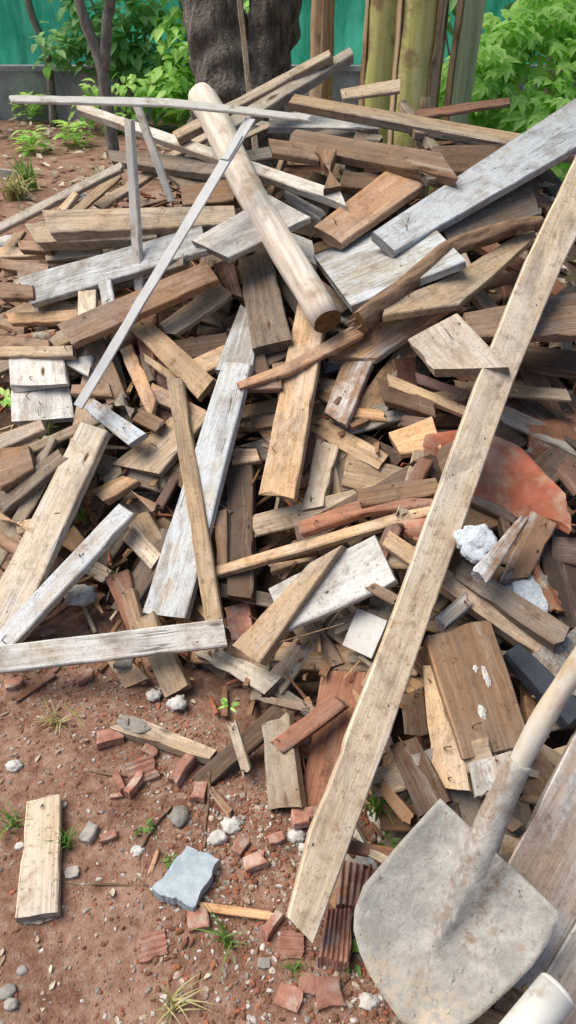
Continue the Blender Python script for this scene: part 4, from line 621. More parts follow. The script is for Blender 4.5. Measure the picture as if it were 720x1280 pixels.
('wooden_plank','greywhite',0.025,(-0.5933,1.4668,0.1731),(-0.3980,-0.1795,-0.1362,0.8893),(-0.2407,-0.03042,-0.2491,0.03042,0.2363,-0.03389,0.2534,0.03389),0,'narrow pale grey board crossing the wide pale yellow plank'),
('wooden_plank','darkbrown',0.03,(-0.1303,1.5844,0.2787),(0.6767,0.2492,0.0163,-0.6926),(-0.2402,-0.04021,-0.223,0.04021,0.2203,-0.03541,0.2429,0.03541),0,'dark brown upright board behind the thin long batten'),
('wooden_plank','brown',0.025,(-0.1756,1.5167,0.2511),(0.6756,0.2775,0.0214,-0.6827),(-0.09496,-0.0165,-0.0961,0.0165,0.09423,-0.01565,0.09684,0.01565),0,'brown board beside the dark upright board'),
('wooden_plank','brown',0.025,(-0.0064,1.8582,0.5259),(0.6965,0.2719,0.0532,-0.6619),(-0.09334,-0.02937,-0.08703,0.02937,0.08954,-0.02271,0.09084,0.02271),0,'brown board behind the wide tan upright plank'),
('wooden_plank','darkbrown',0.022,(-0.0801,1.9198,0.5512),(0.7346,0.2533,0.0127,-0.6293),(-0.05097,-0.02531,-0.05718,0.02531,0.04488,-0.02449,0.06327,0.02449),0,'small dark scrap above the long pale board'),
('wooden_plank','brown',0.022,(-0.0601,1.8542,0.4261),(0.9557,0.2177,-0.1712,-0.0997),(-0.05785,0.02233,-0.03579,-0.02233,0.03785,0.02177,0.05579,-0.02177),0,'brown scrap beside the tan upright plank'),
('wooden_plank','orangetan',0.022,(-0.1230,1.7610,0.3671),(0.9564,0.2181,-0.1571,-0.1141),(-0.05518,0.02734,-0.03134,-0.02734,0.03344,0.0203,0.05309,-0.0203),0,'orange scrap beside the long pale board'),
('wooden_plank','brown',0.022,(-0.1850,2.2944,0.6864),(0.7558,0.2709,0.0344,-0.5951),(-0.08464,-0.03212,-0.07468,0.03212,0.05478,-0.01996,0.1045,0.01996),0,'brown block under the short pale board by the log'),
('wooden_plank','bluegrey',0.025,(-0.1366,2.0439,0.5901),(0.5803,0.2727,0.0035,-0.7674),(-0.1488,-0.03994,-0.08979,0.03994,0.1042,-0.06463,0.1344,0.06463),0,'blue-grey plank behind the top of the long pale board'),
('wooden_plank','greydark',0.035,(-0.0762,2.1463,0.6778),(0.7235,0.2258,0.0313,-0.6516),(-0.21,-0.0524,-0.1909,0.0524,0.1961,-0.05714,0.2048,0.05714),0,'dark grey upright board just below the log middle'),
('wooden_plank','brown',0.025,(0.0646,1.9621,0.5490),(0.6782,0.2128,0.0590,-0.7009),(-0.05225,-0.02986,-0.07063,0.02986,0.04144,-0.02472,0.08145,0.02472),0,'brown board in shadow behind the log end'),
('wooden_plank','greytan',0.025,(0.0840,1.6334,0.3855),(0.5743,0.2549,0.0501,-0.7763),(-0.1147,-0.03483,-0.08768,0.03483,0.1089,-0.02824,0.09342,0.02824),0,'small grey-tan board beside the tan upright plank'),
('wooden_plank','orangetan',0.022,(0.2129,1.7587,0.4996),(0.9471,0.2451,-0.1006,-0.1811),(-0.04829,0.01631,-0.03925,-0.01631,0.03752,0.01579,0.05003,-0.01579),0,'orange board end near the peeling brown board'),
('wooden_plank','peel',0.022,(0.1581,1.8253,0.5370),(0.5200,0.2447,0.0535,-0.8166),(-0.09241,-0.04499,-0.1053,0.04499,0.081,-0.03806,0.1167,0.03806),0,'peeling brown board with flakes of white paint'),
('wooden_plank','tan',0.035,(0.1554,1.7164,0.4388),(0.8808,0.2681,-0.0729,-0.3833),(-0.115,-0.02493,-0.1436,0.02493,0.1307,-0.02685,0.1279,0.02685),0,'short yellow-tan board with broken end near the tan upright plank'),
('wooden_plank','brown',0.022,(-0.0740,1.8626,0.5392),(0.9526,0.2438,-0.1180,-0.1387),(-0.06975,0.02152,-0.04661,-0.02152,0.05106,0.0211,0.06531,-0.0211),0,'brown scrap tucked under the orange splinter'),
('wooden_plank','tan',0.025,(0.0185,1.8017,0.5254),(0.5876,0.2734,0.0564,-0.7595),(-0.3364,-0.04795,-0.2576,0.04795,0.2843,-0.05101,0.3097,0.05101),0,'wide tan upright plank below the log end'),
('wooden_plank','whiteblue',0.026,(-0.2345,1.6562,0.3408),(0.5212,0.3258,0.1092,-0.7812),(-0.367,-0.04677,-0.3623,0.04677,0.3699,-0.06821,0.3594,0.06821),0,'long pale board with blue-white upper half'),
('brick_piece','brick',0.04,(-0.1237,1.3622,0.1182),(0.7269,0.2976,-0.0433,-0.6174),(-0.05325,-0.03479,-0.0402,0.03479,0.04188,-0.03169,0.05157,0.03169),0,'orange brick piece behind the tan slanted board'),
('wooden_plank','brown',0.025,(0.0067,1.4150,0.3033),(0.9570,0.2149,-0.1937,-0.0224),(-0.07161,0.01334,-0.05068,-0.01334,0.057,0.01725,0.06529,-0.01725),0,'brown scrap beneath the long thin batten'),
('wooden_plank','tan',0.025,(0.0137,1.4430,0.2468),(0.9639,0.1922,-0.1843,-0.0020),(-0.06209,0.01537,-0.05949,-0.01537,0.06183,0.0112,0.05976,-0.0112),0,'short tan splinter under the long thin batten'),
('wooden_sheet','whitegrey',0.022,(0.0944,1.2604,0.3331),(-0.0722,-0.2649,-0.2142,0.9374),(-0.1369,-0.06327,-0.1456,0.06327,0.1496,-0.05916,0.1328,0.05916),0,'wide whitish panel under the long thin batten'),
('wooden_plank','tan',0.04,(-0.0070,1.2412,0.2880),(-0.2969,-0.3150,-0.1500,0.8889),(-0.104,-0.01959,-0.1882,0.01959,0.154,-0.04288,0.1382,0.04288),0,'tan slanted board with dark sawn end'),
('wooden_plank','redbrown',0.028,(0.1734,1.3790,0.4491),(0.9517,0.1948,-0.2245,-0.0775),(-0.1699,0.008318,-0.1615,-0.02619,0.001508,0.03753,0.003857,-0.001772,0.1634,0.001263,0.1626,-0.01914),0,'reddish tapered board with white stains'),
('wooden_plank','brown',0.03,(0.2492,1.3915,0.4986),(0.9663,0.1765,-0.1736,-0.0707),(-0.1008,0.02572,-0.08785,-0.02572,0.08882,0.02275,0.0998,-0.02275),0,'grey-brown block above the reddish tapered board'),
('wooden_stick','tan',0.024,(0.0661,1.3801,0.3611),(0.9427,0.1951,-0.2655,-0.0529),(-0.2987,0.01448,-0.2919,-0.01448,0.2949,0.01345,0.2957,-0.01345),0,'long thin batten lying across the centre of the heap'),
('wooden_stick','tan',0.026,(-0.2571,1.6375,0.3390),(0.7278,0.2628,0.0694,-0.6297),(-0.3927,-0.02407,-0.3624,0.02407,0.3777,-0.02181,0.3774,0.02181),0,'thin upright tan stick crossing the long pale board'),
('wooden_plank','orangetan',0.025,(-0.4143,1.2821,0.0245),(0.8546,0.3108,-0.0593,-0.4116),(-0.0624,-0.0225,-0.04229,0.0225,0.03648,-0.03154,0.06821,0.03154),0,'short tan board under the front pale board'),
('wooden_plank','tan',0.03,(-0.3229,1.2867,0.0807),(0.7845,0.3391,0.0587,-0.5159),(-0.1116,-0.02831,-0.1018,0.02831,0.105,-0.03424,0.1084,0.03424),0,'tan board with square sawn end sloping down to the soil'),
('wooden_plank','pale',0.03,(-0.1273,1.2409,0.0801),(0.8994,0.2652,-0.1798,-0.2975),(-0.136,-0.0192,-0.1057,0.0192,0.1093,-0.02713,0.1324,0.02713),0,'pale yellow board between the front board and dark planks'),
('wooden_plank','greywhite',0.024,(-0.4376,1.2591,0.1341),(0.9573,0.2826,-0.0404,0.0448),(-0.2879,0.0332,-0.2855,-0.0332,0.2835,0.0338,0.2899,-0.0338),0,'pale grey board with upturned edge lying across the front'),
('wooden_plank','darkbrown',0.022,(-0.0983,1.0359,0.0590),(0.9294,0.1368,-0.1851,0.2886),(-0.1394,0.02112,-0.1267,-0.02112,0.1242,0.02542,0.142,-0.02542),0,'dark brown board sloping down to the soil at the toe'),
('wooden_plank','greydark',0.018,(-0.0055,1.0950,0.1208),(0.9375,0.2763,-0.1534,-0.1456),(-0.07994,0.005303,-0.05297,-0.005303,0.0623,0.01163,0.07061,-0.01163),0,'dark splinter below the pale yellow board'),
('wooden_plank','greytan',0.015,(-0.1106,1.0216,0.0596),(0.7402,0.3376,-0.0401,-0.5802),(-0.06176,-0.01114,-0.05538,0.01114,0.06279,-0.01112,0.05435,0.01112),0,'thin grey splinter pointing down at the soil'),
('wooden_plank','brown',0.02,(-0.1459,0.9270,0.0081),(0.9009,-0.0065,0.0067,-0.4339),(-0.04266,-0.008013,-0.03522,0.008013,0.0414,-0.008968,0.03648,0.008968),0,'brown splinter on the soil beside the toe'),
('wooden_plank','tan',0.028,(-0.2771,1.0729,0.0280),(0.9814,0.0000,0.0000,-0.1921),(-0.1386,-0.02491,-0.09558,0.02491,0.1158,-0.01538,0.1184,0.01538),0,'tan board with grey mortar patch lying on the soil'),
('wooden_plank','greytan',0.032,(-0.0191,0.9744,0.0716),(0.6615,0.3509,0.0055,-0.6627),(-0.08575,-0.0353,-0.09853,0.0353,0.09065,-0.03913,0.09363,0.03913),0,'short brown-grey plank standing at the toe'),
('wooden_plank','redbrown',0.025,(0.0918,1.0283,0.0913),(0.5318,0.3089,-0.0178,-0.7883),(-0.1454,-0.0591,-0.1522,0.0591,0.15,-0.03774,0.1476,0.03774),0,'wide reddish brown plank beside the longest plank'),
('wooden_plank','redbrown',0.02,(0.0421,1.0271,0.1389),(0.9375,0.1169,-0.2605,0.1986),(-0.08693,0.02052,-0.0825,-0.02052,0.07809,0.02156,0.09135,-0.02156),0,'rough bark-like reddish piece on the reddish plank'),
('wooden_plank','brown',0.025,(0.0817,1.2263,0.1768),(0.7990,0.3040,-0.0375,-0.5174),(-0.07466,-0.02275,-0.05104,0.02275,0.05722,-0.01935,0.06849,0.01935),0,'brown plank under the white tile'),
('wooden_plank','brown',0.02,(0.2057,1.1949,0.3660),(0.8855,0.2846,-0.1162,-0.3483),(-0.04372,-0.01195,-0.02662,0.01195,0.03232,-0.01178,0.03803,0.01178),0,'brown splinters behind the white tile'),
('wooden_plank','brown',0.025,(0.6161,1.7980,0.7514),(0.9817,0.1531,0.0121,0.1124),(-0.1677,0.04454,-0.1889,-0.04454,0.2223,0.08719,0.1343,-0.08719),0,'brown plank crossing behind the longest plank at the upper right'),
('wooden_plank','redbrown',0.025,(0.4445,1.9985,0.7799),(0.9677,0.1886,0.0077,0.1673),(-0.05834,0.02768,-0.05996,-0.02768,0.06635,0.03177,0.05195,-0.03177),0,'reddish scrap behind the broken tan board'),
('wooden_plank','darkbrown',0.025,(0.3687,1.9652,0.7860),(0.9453,0.1580,0.0477,-0.2814),(-0.09249,0.02734,-0.05104,-0.02734,0.05505,0.02228,0.08848,-0.02228),0,'dark board below the pale blue board'),
('wooden_plank','darkbrown',0.025,(0.6780,1.8216,0.6333),(0.9837,0.1438,0.0211,-0.1054),(-0.1289,0.03959,-0.1149,-0.03959,0.1233,0.04823,0.1205,-0.04823),0,'dark board in the shade behind the upper half of the longest plank'),
('wooden_plank','darkbrown',0.025,(0.3039,1.7106,0.5706),(0.9077,0.1844,-0.0880,-0.3666),(-0.123,0.03136,-0.04876,-0.03136,0.06564,0.02055,0.1061,-0.02055),0,'dark plank in the shaded hollow'),
('wooden_plank','redbrown',0.02,(0.4056,1.7524,0.5831),(0.9491,0.1953,0.0074,-0.2470),(-0.08881,0.01634,-0.06584,-0.01634,0.0679,0.01342,0.08675,-0.01342),0,'reddish strip in the shaded hollow'),
('wooden_plank','tan',0.02,(0.3581,1.7063,0.5808),(0.9351,0.1970,-0.0013,-0.2945),(-0.1308,0.0167,-0.1047,-0.0167,0.107,0.01316,0.1286,-0.01316),0,'light narrow board in the shaded hollow'),
('roof_tile','terradark',0.014,(0.6906,1.6326,0.5251),(0.9813,0.1880,0.0265,-0.0317),(-0.07848,0.07135,-0.08307,-0.07135,0.09318,0.117,0.06837,-0.117),{'arc': '.6'},'brown roof tile shard with pale moss at the heap edge'),
('roof_tile','terra',0.014,(0.3120,1.2947,0.4837),(0.9728,0.1800,-0.1413,-0.0372),(-0.06967,0.02558,-0.04817,-0.02558,0.04072,0.03884,0.07712,-0.03884),{'arc': '.7'},'small orange tile shard in the shade beside the longest plank'),
('wooden_plank','orangetan',0.025,(0.3043,1.5359,0.5550),(0.9691,0.2051,-0.1292,0.0452),(-0.05909,0.03463,-0.04482,-0.03463,0.0522,0.048,0.05171,-0.048),0,'orange-brown board beside the red tile corner'),
('roof_tile','terra',0.014,(0.4954,1.4910,0.5359),(0.9709,0.0538,0.1017,-0.2098),(-0.1906,-0.006913,-0.1414,-0.08711,-0.08476,0.173,-0.03562,-0.07744,0.01966,0.1645,0.08079,-0.07206,0.1405,-0.002124,0.2114,-0.0919),{'arc': '.8'},'large broken red clay roof tile crossed by the longest plank'),
('wooden_plank','darkbrown',0.025,(0.4576,1.4299,0.4413),(0.9362,0.1676,0.0272,-0.3076),(-0.09625,0.01318,-0.07092,-0.01318,0.0723,0.01272,0.09487,-0.01272),0,'dark brown strip below the large roof tile'),
('wooden_plank','darkbrown',0.025,(0.6502,1.3098,0.3920),(0.9753,0.2152,0.0105,-0.0494),(-0.04713,0.03083,-0.05151,-0.03083,0.05338,0.04098,0.04526,-0.04098),0,'dark weathered board at the heap edge below the roof tile'),
('styrofoam_lump','foam',0.06,(0.4001,1.2226,0.4885),(0.7056,0.1576,0.1204,-0.6803),(-0.03263,-0.04166,-0.04247,0.04166,0.04457,-0.03442,0.03054,0.03442),0,'crumbly white foam lump beside the longest plank'),
('styrofoam_lump','foam',0.06,(0.5160,1.1726,0.3763),(0.7840,0.1725,0.1081,-0.5864),(-0.05861,-0.04109,-0.05257,0.04109,0.0323,-0.03784,0.07888,0.03784),0,'crumbly white foam slab under the leaning short board'),
('roof_tile','terradark',0.014,(0.5514,1.2001,0.3906),(0.7882,0.1587,0.0995,-0.5863),(-0.06271,-0.01539,-0.07389,0.01539,0.06784,-0.01648,0.06876,0.01648),{'arc': '.8'},'grey curved rim piece around the foam slab'),
('wooden_plank','peel',0.025,(0.4488,1.2065,0.4876),(0.8877,0.1665,-0.0925,0.4192),(-0.0891,0.02064,-0.08896,-0.02064,0.07711,0.008614,0.1009,-0.008614),0,'narrow peeling board leaning beside the short whitish board'),
('wooden_plank','peel',0.028,(0.5366,1.2811,0.4239),(0.8586,0.1351,-0.0527,0.4917),(-0.1189,0.02587,-0.07657,-0.02587,0.1001,0.0324,0.09529,-0.0324),0,'short whitish-brown leaning board above the foam slab'),
('wooden_beam','tan',0.04,(0.3864,1.1853,0.3732),(0.9185,0.2333,0.0993,-0.3034),(-0.2091,-0.01935,-0.2158,0.01935,0.2136,-0.02482,0.2114,0.02482),0,'lower tan beam of a pair under the longest plank'),
('wooden_beam','greydark',0.04,(0.4663,1.1547,0.3799),(0.9157,0.2073,0.0318,-0.3428),(-0.1234,-0.02353,-0.1321,0.02353,0.1247,-0.02655,0.1308,0.02655),0,'upper grey beam of a pair beside the longest plank'),
('wooden_plank','peel',0.022,(0.3535,1.1514,0.3557),(0.9317,0.1380,-0.1794,0.2842),(-0.03697,0.01571,-0.04345,-0.01571,0.04395,0.01583,0.03647,-0.01583),0,'peeling scrap beneath the beam pair'),
('concrete_slab','concrete',0.03,(0.5617,1.0409,0.2953),(0.7799,0.1426,0.1377,-0.5937),(-0.0366,-0.07629,-0.07717,0.07629,0.0311,-0.02849,0.08266,0.02849),0,'pale pebbled concrete slab beside the stained board'),
('wooden_beam','black',0.04,(0.5201,1.0099,0.2942),(0.8840,0.1520,0.1093,-0.4284),(-0.09109,-0.02021,-0.08775,0.02021,0.08887,-0.02756,0.08996,0.02756),0,'dark blue-black beam behind the shovel handle'),
('wooden_plank','brown',0.025,(0.2655,1.0117,0.1932),(0.6544,0.2828,0.0115,-0.7011),(-0.03831,-0.02691,-0.05231,0.02691,0.03941,-0.02563,0.05122,0.02563),0,'reddish square offcut beside the longest plank'),
('wooden_plank','tan',0.025,(0.2979,0.9158,0.2781),(0.6550,0.2818,-0.0287,-0.7006),(-0.1231,-0.02461,-0.1174,0.02461,0.1136,-0.03447,0.1269,0.03447),0,'light narrow plank under the stained board'),
('wooden_plank','whitegrey',0.025,(0.3752,0.8099,0.2694),(0.6979,0.2389,0.0692,-0.6716),(-0.02403,-0.04155,-0.03759,0.04155,0.03316,-0.04321,0.02846,0.04321),0,'grey mortar-covered board under the stained board'),
('wooden_plank','darkbrown',0.025,(0.2431,0.8343,0.2352),(0.7571,0.2938,-0.0960,-0.5755),(-0.07451,-0.02796,-0.0615,0.02796,0.06802,-0.03413,0.06799,0.03413),0,'dark brown plank behind the shovel blade'),
('wooden_plank','stain',0.03,(0.3757,0.9830,0.3086),(0.7557,0.0602,0.1457,-0.6357),(-0.1139,-0.07804,-0.1439,0.07804,0.1338,-0.07359,0.124,0.07359),0,'wide brown board with white plaster stains'),
('ceramic_tile','tile',0.009,(0.1707,1.1778,0.2608),(-0.4319,-0.3320,-0.0739,0.8353),(-0.04677,-0.04048,-0.04302,0.04048,0.0432,-0.03955,0.0466,0.03955),0,'white ceramic tile lying beside the longest plank'),
('wooden_plank','brown',0.025,(0.2018,0.8123,0.1802),(0.8282,0.3196,-0.0882,-0.4519),(-0.04217,-0.01102,-0.04207,0.01102,0.0406,-0.01242,0.04364,0.01242),0,'splintered brown stick behind the shovel blade'),
('wooden_plank','brown',0.025,(0.3944,0.7861,0.1887),(0.8958,0.2273,0.0201,-0.3815),(-0.04413,-0.01325,-0.03672,0.01325,0.0367,-0.01293,0.04415,0.01293),0,'brown scrap behind the shovel socket'),
('wooden_plank','brown',0.025,(0.4836,0.8264,0.1627),(0.9778,0.1779,-0.0010,-0.1107),(-0.04283,-0.008366,-0.02094,0.008366,0.02463,-0.009009,0.03913,0.009009),0,'brown scrap beside the shovel handle'),
('brick_piece','brick',0.04,(0.1329,0.7294,0.0400),(0.6312,-0.0000,-0.0000,-0.7756),(-0.03348,-0.03999,-0.05007,0.03999,0.04731,-0.03395,0.03624,0.03395),0,'large red brick piece beside the shovel blade'),
('brick_piece','brick',0.04,(0.0885,0.6382,0.0400),(0.6486,0.0000,0.0000,-0.7611),(-0.0397,-0.02345,-0.0502,0.02345,0.04541,-0.0277,0.0445,0.0277),0,'ridged hollow brick piece below the longest plank'),
('wooden_plank','bluepale',0.025,(0.2758,2.1217,0.8060),(0.9795,0.0274,-0.1462,0.1360),(-0.157,0.1959,-0.1805,-0.1959,0.1944,0.2109,0.1431,-0.2109),0,'wide pale blue board under the dark branch'),
('wooden_plank','orange',0.03,(0.2514,2.3651,0.8918),(0.9002,0.2141,-0.0971,0.3667),(-0.1897,0.05369,-0.1853,-0.05369,0.1904,0.06484,0.1847,-0.06484),0,'cracked red-brown plank beside the big grey-white plank'),
('wooden_plank','whitewash',0.03,(0.7055,2.5419,0.9716),(0.9050,0.1794,-0.0336,0.3842),(-0.6139,0.04934,-0.6319,-0.04934,0.785,0.09674,0.4607,-0.09674),0,'big grey-white plank running out at the upper edge of the heap'),
('wooden_plank','grey',0.03,(0.3960,1.6943,0.7170),(0.7854,0.2699,-0.0419,-0.5554),(-0.0948,-0.06798,-0.08166,0.06798,0.03074,-0.06974,0.1457,0.06974),0,'grey-brown board with square end beside the longest plank'),
('wooden_plank','orangewhite',0.024,(0.2757,1.9546,0.6451),(0.9404,0.1713,-0.2008,0.2142),(-0.1645,0.05225,-0.07697,-0.05225,0.04012,0.04864,0.2014,-0.04864),0,'short tan board with orange end under the broken board'),
('wooden_plank','tan',0.024,(0.4877,1.9960,0.8014),(0.9259,0.1487,-0.0179,0.3469),(-0.284,0.0386,-0.3225,0.003048,-0.03293,0.01688,-0.1243,-0.078,0.1031,0.03004,0.02921,-0.05221,0.3444,0.04315,0.287,-0.001504),0,'broken tan board with ragged edge beside the dark branch'),
('wooden_stick','orange',0.018,(0.0231,1.8933,0.5936),(0.9609,0.1714,-0.1404,0.1661),(-0.1761,0.01934,-0.1752,-0.004788,-0.02321,0.005595,-0.03475,-0.0347,0.215,0.03458,0.1943,-0.02003),0,'long orange splinter with a pointed tip just below the log end'),
('wooden_plank','white',0.026,(-0.1133,2.2559,0.8481),(0.9285,0.2700,-0.1320,0.2182),(-0.1665,0.0599,-0.1032,-0.0599,0.1045,0.07353,0.1653,-0.07353),0,'short white board crossing under the log'),
('tree_branch','bark',0.02,(0.4340,2.0019,0.8406),(0.9268,0.1791,-0.0337,0.3285),(-0.3418,0.0007965,-0.3544,-0.05493,-0.2792,0.008447,-0.2918,-0.04333,-0.1486,0.02687,-0.1603,-0.0214,0.04153,0.06386,0.02295,0.01757,0.1582,0.04666,0.131,0.007227,0.2786,0.01748,0.2517,-0.01513,0.3585,-0.01371,0.3337,-0.04042),{'tube': '10'},'dark curved branch with torn end across the pale blue board'),
('round_log','log',0.04,(-0.1185,2.3933,0.9555),(0.7876,0.2513,0.0792,-0.5570),(-0.5191,0.04948,-0.5049,-0.04658,-0.07595,0.04267,-0.06202,-0.04848,0.5754,0.04246,0.5866,-0.03955),{'tube': '18.5'},'smooth pale round log lying on top of the heap'),
('wooden_plank','longest',0.032,(0.3329,1.2396,0.4821),(0.5319,0.1135,0.2646,-0.7964),(-1.359,-0.03574,-1.358,0.06744,-0.8084,-0.06168,-0.8237,0.02739,-0.39,-0.06115,-0.4315,0.01787,0.26,-0.03826,0.2225,0.03317,0.4653,-0.03694,0.4298,0.04041,0.4919,-0.03248,0.4541,0.03995,0.6441,-0.03388,0.6132,0.04223,0.7848,-0.01366,0.8044,0.04536),0,'longest plank, pale and weathered, reaching from heap top to soil'),
('wooden_lath','whitelath',0.018,(-0.4714,2.3600,0.8769),(-0.4142,-0.5693,-0.2607,0.6606),(-0.2425,-0.01558,-0.2367,0.01558,0.2418,-0.01887,0.2374,0.01887),0,'straight white upright lath below the long horizontal lath'),
('wooden_lath','whitelath',0.018,(-0.4110,2.4600,1.0160),(0.6407,0.5056,0.2587,-0.5167),(-0.1527,-0.01257,-0.1469,0.01257,0.1482,-0.01047,0.1515,0.01047),0,'slanted pale lath beside the straight white upright lath'),
('wooden_lath','whitelath',0.009,(-0.2993,2.3688,1.1478),(0.9601,0.2782,0.0281,-0.0081),(-0.4819,0.003441,-0.4773,-0.02412,-0.04316,0.03144,-0.04033,0.0003144,0.1623,0.0188,0.1638,-0.009201,0.3568,0.001977,0.3596,-0.02266),0,'long bent white lath sticking out level above the heap'),
('metal_strip','strip',0.006,(-0.3488,2.1050,0.7954),(-0.3844,-0.3165,-0.1850,0.8473),(-0.476,-0.01898,-0.4786,0.01898,0.477,-0.0179,0.4776,0.0179),0,'grey metal strip leaning diagonally across the heap'),
('wooden_plank','rustboard',0.025,(0.4997,0.7247,0.1467),(-0.4348,-0.0599,-0.2124,0.8730),(-0.274,-0.08208,-0.2068,0.08208,0.2577,-0.06528,0.2231,0.06528),0,'wide grey-brown board under the shovel blade'),
('wooden_plank','rustboard',0.025,(0.5381,0.5949,0.1004),(-0.3907,-0.0653,-0.1937,0.8976),(-0.1444,-0.04558,-0.1417,0.04558,0.1388,-0.04332,0.1473,0.04332),0,'darker board beside the white pipe'),
('wooden_plank','pale',0.026,(-0.4971,0.7998,0.0260),(0.7771,0.0000,0.0000,-0.6294),(-0.1253,-0.03561,-0.1258,0.03561,0.1208,-0.04007,0.1304,0.04007),0,'short pale board lying alone on the soil'),
('concrete_slab','bluestone',0.026,(-0.1955,0.7531,0.0260),(0.5139,0.0000,0.0000,-0.8579),(-0.04811,-0.03687,-0.05535,0.03687,0.05482,-0.04416,0.04863,0.04416),0,'blue-grey square stone chip lying on the soil'),
('wooden_stick','orangetan',0.01,(-0.1001,0.6931,0.0100),(0.9979,-0.0000,-0.0000,-0.0654),(-0.07531,0.007793,-0.067,-0.007793,0.0661,0.00824,0.07621,-0.00824),0,'thin orange splinter on the soil beside the blue-grey stone chip'),]
SHOVEL=((0.2850,0.6024,0.1648),(0.8165,0.2218,-0.2421,0.4748),[(0.1648,0.1004,0.0000),(0.0672,0.1338,-0.0000),(-0.0236,0.1617,0.0000),(-0.0649,0.1597,-0.0000),(-0.0937,0.1481,0.0000),(-0.1190,0.1260,-0.0000),(-0.1417,0.0980,0.0000),(-0.1621,0.0625,-0.0000),(-0.1850,0.0167,-0.0000),(-0.1876,-0.0264,-0.0000),(-0.1508,-0.0619,0.0000),(-0.1020,-0.0870,-0.0000),(-0.0454,-0.1119,0.0000),(-0.0039,-0.1280,-0.0000),(0.0416,-0.1389,-0.0000),(0.0889,-0.1427,-0.0000)],[(0.4878,-0.0194,0.1364),(0.3862,-0.0018,0.1027),(0.2752,0.0095,0.0770),(0.1954,0.0111,0.0459),(0.1167,0.0088,0.0212)],[(0.1030,0.0020,0.0000),(0.0388,0.0045,0.0000),(-0.0075,0.0140,0.0000),(-0.0515,0.0198,0.0000)])
PIPE=[(0.4170,0.4905,0.1789),(0.3248,0.4172,0.1460)]
